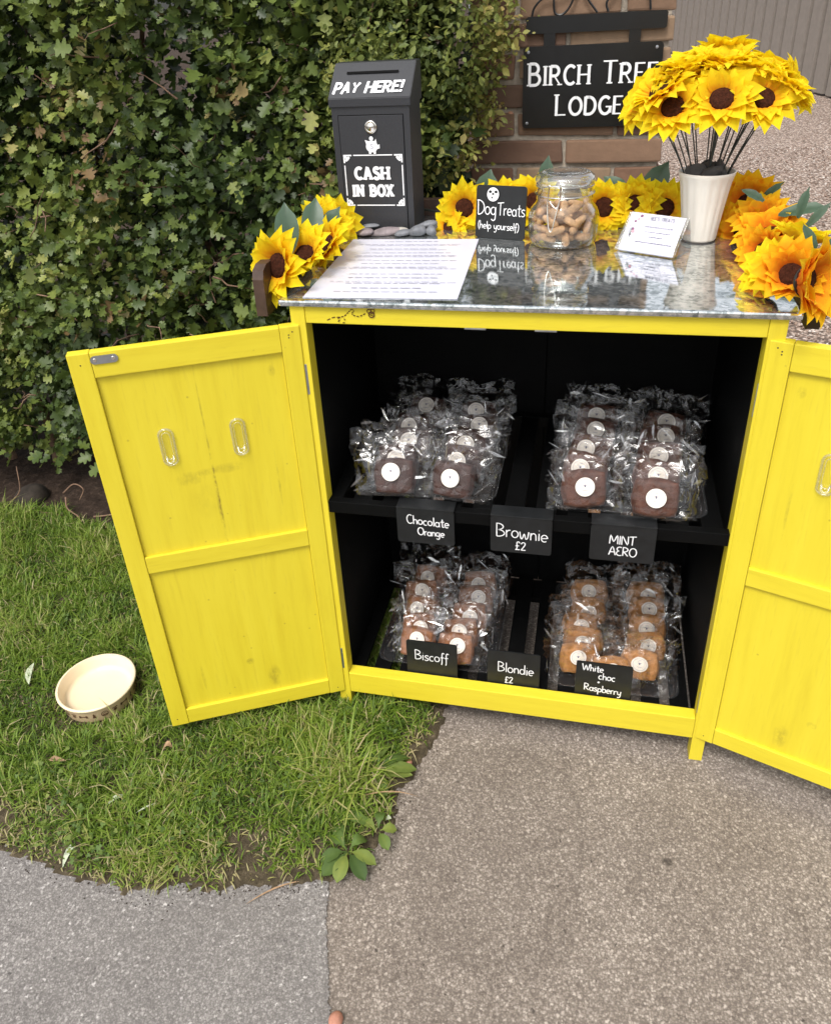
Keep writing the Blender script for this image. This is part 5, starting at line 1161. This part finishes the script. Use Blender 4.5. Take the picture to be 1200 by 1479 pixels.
# ------------------------------------------------------------------ things on the ground
def dog_bowl():
    cx, cy, z = -.586, -.077, .0165
    t = thing('dog_bowl', (cx, cy, z), 'round cream ceramic dog bowl with brown painted marks on the lawn', 'dog bowl')
    z += .010; z0 = z-.010; out = [(0, z0), (.075, z0), (.0805, z0+.002), (.0825, z0+.007), (.0865, z+.032), (.0870, z+.0335)]
    MB().add(*lathe(out, 64, None, cx, cy)).build('bowl_outside', M['cream'], t, True)
    rim = [(.0871, z+.0335), (.0905, z+.035), (.0925, z+.0385), (.0920, z+.0415), (.0895, z+.0430), (.0865, z+.0420)]
    MB().add(*lathe(rim, 64, None, cx, cy)).build('rim', M['cream_rim'], t, True)
    ins = [(.0865, z+.0420), (.0845, z+.037), (.0825, z+.034), (.0800, z+.016), (.074, z+.0095), (.066, z+.0080), (0, z+.0075)]
    MB().add(*lathe(ins, 64, None, cx, cy)).build('bowl_inside', M['cream_rim'], t, True)
    mb = MB(); q = np.random.default_rng(4)
    def mark(a, zc, pts):
        V = []
        for p in pts: 
            aa = a+p[0]/.086; zz = zc+p[1]; rr = .0826+(zz-z0-.007)*.112+.0010; V.append((cx+rr*math.cos(aa), cy+rr*math.sin(aa), zz))
        mb.add(V, [tuple(range(len(V)))])
    for i, a in enumerate(np.linspace(-math.pi, math.pi, 22, endpoint=False)):
        zc = z+.0160; kd = i % 4
        if kd == 0:
            for k in range(18): b0, b1 = k*math.pi/9, (k+1)*math.pi/9; mark(a, zc, [(.0085*math.cos(b0), .0085*math.sin(b0)), (.0085*math.cos(b1), .0085*math.sin(b1)), (.0068*math.cos(b1), .0068*math.sin(b1)), (.0068*math.cos(b0), .0068*math.sin(b0))])
            mark(a, zc, [(-.007, -.002), (.007, -.002), (.005, -.0055), (-.005, -.0055)]); mark(a, zc, [(-.004, .001), (.004, .003), (.0045, .0045), (-.004, .0025)])
        elif kd == 1: mark(a, zc, arc(0, -.002, .0045, .0042, 0, 324, 9)); [mark(a, zc, arc(dx, .0045, .0014, .0019, 0, 315, 7)) for dx in (-.0048, -.0016, .0016, .0048)]
        elif kd == 2: mark(a, zc, [(-.008, -.0015), (.008, -.0015), (.008, .0015), (-.008, .0015)]); [mark(a, zc, arc(sx*.008, sz*.0018, .0026, .0026, 0, 315, 7)) for sx in (-1, 1) for sz in (-1, 1)]
        else: mark(a, zc, [(-.004, -.006), (.004, -.006), (.003, .001), (.0012, .008), (-.0012, .006), (-.002, .0)])
    mb.build('painted_marks', M['bowl_paint'], t)
dog_bowl()

def broad_leaf(p, ang, L, wd, el, parent, hue, name='leaf'):
    V = []; hs = []
    d = np.array([math.cos(ang), math.sin(ang), 0]); x = np.array([-d[1], d[0], 0]); 
    for j in range(9):
        t = j/8; ww = wd*(.12+max(0, math.sin(math.pi*min(1, max(0, (t-.18)/.86))))**.7) if t > .18 else wd*.12
        if j == 8: ww = .0005
        e = el*(1-1.1*t); c = np.array(p)+d*L*t*math.cos(el*.6)+np.array([0, 0, L*t*math.sin(e if e > -.4 else -.4)*.9+.002])
        for s in (-1, -.5, 0, .5, 1): V.append(c+x*s*ww+np.array([0, 0, .16*ww*abs(s)+.0012*math.sin(t*19+3*s)])); hs.append(hue+(.10 if s == 0 else 0))
    F = [(j*5+s, j*5+s+1, (j+1)*5+s+1, (j+1)*5+s) for j in range(8) for s in range(4)]
    mb = MB(); mb.add(V, F, 0, np.clip(hs, 0, 1)); return mb.build(name, M['weed'], parent, True)
for lab, (x, y), leaves in [
    ('broad leaved weed at the lawn corner where both tarmacs meet', (.118, -.352), [(-1.9, .066, .014, .25, .35), (-1.45, .060, .013, .2, .6), (-1.0, .064, .013, .25, .12), (-.2, .055, .011, .6, .55), (1.0, .055, .011, .9, .3), (2.7, .06, .013, .5, .5), (-2.6, .06, .012, .4, .45)]),
    ('narrow leaved weed clump beside the bare earth at the driveway edge', (.120, -.175), [(.25, .10, .013, .55, .75), (.0, .085, .011, .3, .55), (.9, .085, .009, .8, .4), (1.7, .08, .009, .9, .35), (2.4, .085, .009, .8, .4), (3.2, .08, .009, .7, .4), (-.6, .075, .010, .3, .6), (-2.4, .07, .009, .5, .4), (1.3, .095, .008, 1.0, .45)]),
    ('small round leaved weed in the middle of the lawn edge', (-.028, -.285), [(.3, .038, .011, .4, .95), (1.6, .04, .012, .5, .7), (2.9, .038, .011, .4, .8), (-1.2, .034, .010, .3, .95), (-2.3, .03, .009, .4, .75)]),
    ('short weed with pale tips halfway along the driveway side of the lawn', (.165, -.30), [(.4, .045, .010, .5, .8), (1.5, .05, .009, .7, .5), (2.8, .04, .009, .4, .6), (-.8, .045, .010, .3, .35)]),
    ('leafy weed just above the corner weed at the lawn edge', (.085, -.29), [(.1, .06, .010, .6, .5), (.8, .065, .009, .9, .65), (1.7, .06, .010, .8, .4), (2.9, .055, .009, .5, .6), (-1.2, .05, .010, .4, .4)]),
    ('low weed growing against the left cabinet leg', (.03, -.045), [(.2, .06, .014, .5, .45), (1.1, .05, .012, .8, .4), (-.9, .055, .012, .4, .5), (2.6, .05, .010, .6, .4), (-2, .045, .010, .5, .55)])]:
    t = thing('weed', (x, y, .026), lab, 'weed', 'weeds along the lawn edge')
    for a, L, wd, el, hue in leaves:
        L *= random.uniform(.8, 1.15); el += random.uniform(-.05, .35); hue = min(1, max(0, hue+random.uniform(-.25, .2))); a += random.uniform(-.25, .25)
        broad_leaf((x+.004*math.cos(a), y+.004*math.sin(a), .024), a, L, wd, el, t, hue)
def litter(name, lab, cat, p, ang, L, wd, mat, curl=.3, group='fallen leaves on the lawn'):
    V = []; d = np.array([math.cos(ang), math.sin(ang), 0]); x = np.array([-d[1], d[0], 0])
    for j in range(7):
        t = j/6; ww = wd*max(.06, math.sin(math.pi*t)**.8); side = curl*L*.6*math.sin(t*2.6)
        for s in (-1, 0, 1): V.append(np.array([*p])+d*L*t+x*(s*ww+side)+np.array([0, 0, .010*math.sin(math.pi*t)*curl+.25*ww*abs(s)]))
    F = [(j*3+s, j*3+s+1, (j+1)*3+s+1, (j+1)*3+s) for j in range(6) for s in range(2)]
    return tag(MB().add(V, F).build(name, M[mat], None, True), lab, cat, group)
litter('fallen_leaf', 'long pale curled leaf lying where lawn and grey pavement meet', 'leaf', (-.428, -.480, .010), 1.35, .062, .0068, 'dead_leaf', .35)
litter('fallen_leaf', 'pale narrow leaf upright in the grass left of the dog bowl', 'leaf', (-.765, -.095, .045), 1.95, .075, .008, 'dead_leaf', .2)
litter('fallen_leaf', 'pale twisted leaf near the left edge below the dog bowl', 'leaf', (-.675, -.385, .034), 2.1, .055, .006, 'dead_leaf', .3)
litter('fallen_leaf', 'small yellow green leaf in the grass below the bowl', 'leaf', (-.395, -.360, .042), .6, .04, .0055, 'dead_leaf', .4)
litter('fallen_leaf', 'thin straw coloured blade lying on the grass right of the small leaf', 'leaf', (-.325, -.365, .044), .7, .045, .002, 'dead_leaf', .1)
litter('fallen_leaf', 'tan crumpled leaf in the lawn between bowl and door corner', 'leaf', (-.345, -.215, .044), .3, .022, .007, 'dry_leaf', .8)
litter('fallen_leaf', 'brown curled dead leaf in the lawn below the bowl', 'leaf', (-.545, -.275, .040), 2.6, .035, .008, 'dry_leaf', .9)
litter('grass_stalk', 'long straw stalk reaching from the lawn onto the grey pavement', 'stalk', (-.045, -.478, .008), .55, .115, .0017, 'dry_leaf', .15, 'straw stalks on the lawn')
litter('grass_stalk', 'straw stalk arching over bare earth at the driveway edge', 'stalk', (.115, -.245, .045), .1, .12, .0014, 'dry_leaf', .2, 'straw stalks on the lawn')
litter('grass_stalk', 'bent straw stalk in the lawn left of the weed clump', 'stalk', (-.02, -.20, .05), -.9, .10, .0015, 'dead_leaf', .2, 'straw stalks on the lawn')
litter('fallen_petal', 'tiny pale petal on the earth beside the driveway', 'petal', (.172, -.268, .016), .3, .012, .005, 'dead_leaf', .3, 'petals')
V, F = lumpy((.012, .014, .010), 91, .18); o = MB().add(V, F).build('pebble', M['pink_stone'], None, True); o.location = (.176, -.628, .010); tag(o, 'pinkish brick pebble at the seam between the two tarmac surfaces', 'pebble')
V, F = lumpy((.008, .007, .006), 92, .2); o = MB().add(V, F).build('pebble', M['pink_stone'], None, True); o.location = (.186, -.122, .012); tag(o, 'small pink pebble in the bare earth beside the weed clump', 'pebble')
V, F = lumpy((.062, .055, .05), 93, .10); o = MB().add(V, F).build('stump', M['dark_clod'], None, True); o.location = (-1.30, .675, .030); tag(o, 'dark rounded stump in the soil under the hedge', 'stump')
tw = [('thin curved pale root arching beside the dark stump', [(-1.36, .62, .02), (-1.32, .60, .06), (-1.27, .60, .11), (-1.27, .62, .19)]), ('pale bent root at the left of the dark stump', [(-1.44, .63, .09), (-1.45, .60, .05), (-1.40, .585, .03), (-1.38, .58, .03)]), ('pinkish forked twig standing in soil right of the stump', [(-1.12, .62, .085), (-1.11, .60, .055), (-1.06, .58, .04), (-1.05, .57, .02)]),
      ('short pale stick lying on the soil near the yellow door', [(-1.02, .60, .03), (-.97, .61, .035), (-.92, .63, .04)]), ('hooked twig above the forked one in the soil', [(-1.16, .66, .07), (-1.11, .66, .11), (-1.07, .65, .10), (-1.09, .64, .06)]), ('long thin twig lying at the lawn edge under the hedge', [(-1.30, .58, .035), (-1.2, .585, .04), (-1.12, .58, .04)]),
      ('grey stick near the left border in the soil', [(-1.56, .70, .05), (-1.48, .68, .06), (-1.42, .68, .08)]), ('thin twig propped against the hedge foot', [(-1.5, .66, .03), (-1.46, .68, .10), (-1.44, .70, .17)])]
for i, (lab, pts) in enumerate(tw): tag(MB().add(*tube(smooth_curve(pts, 5), np.linspace(.0032, .0016, 5*(len(pts)-1)+1), 6)).build('twig', M['bark'], None, True), lab, 'twig', 'twigs on the soil')
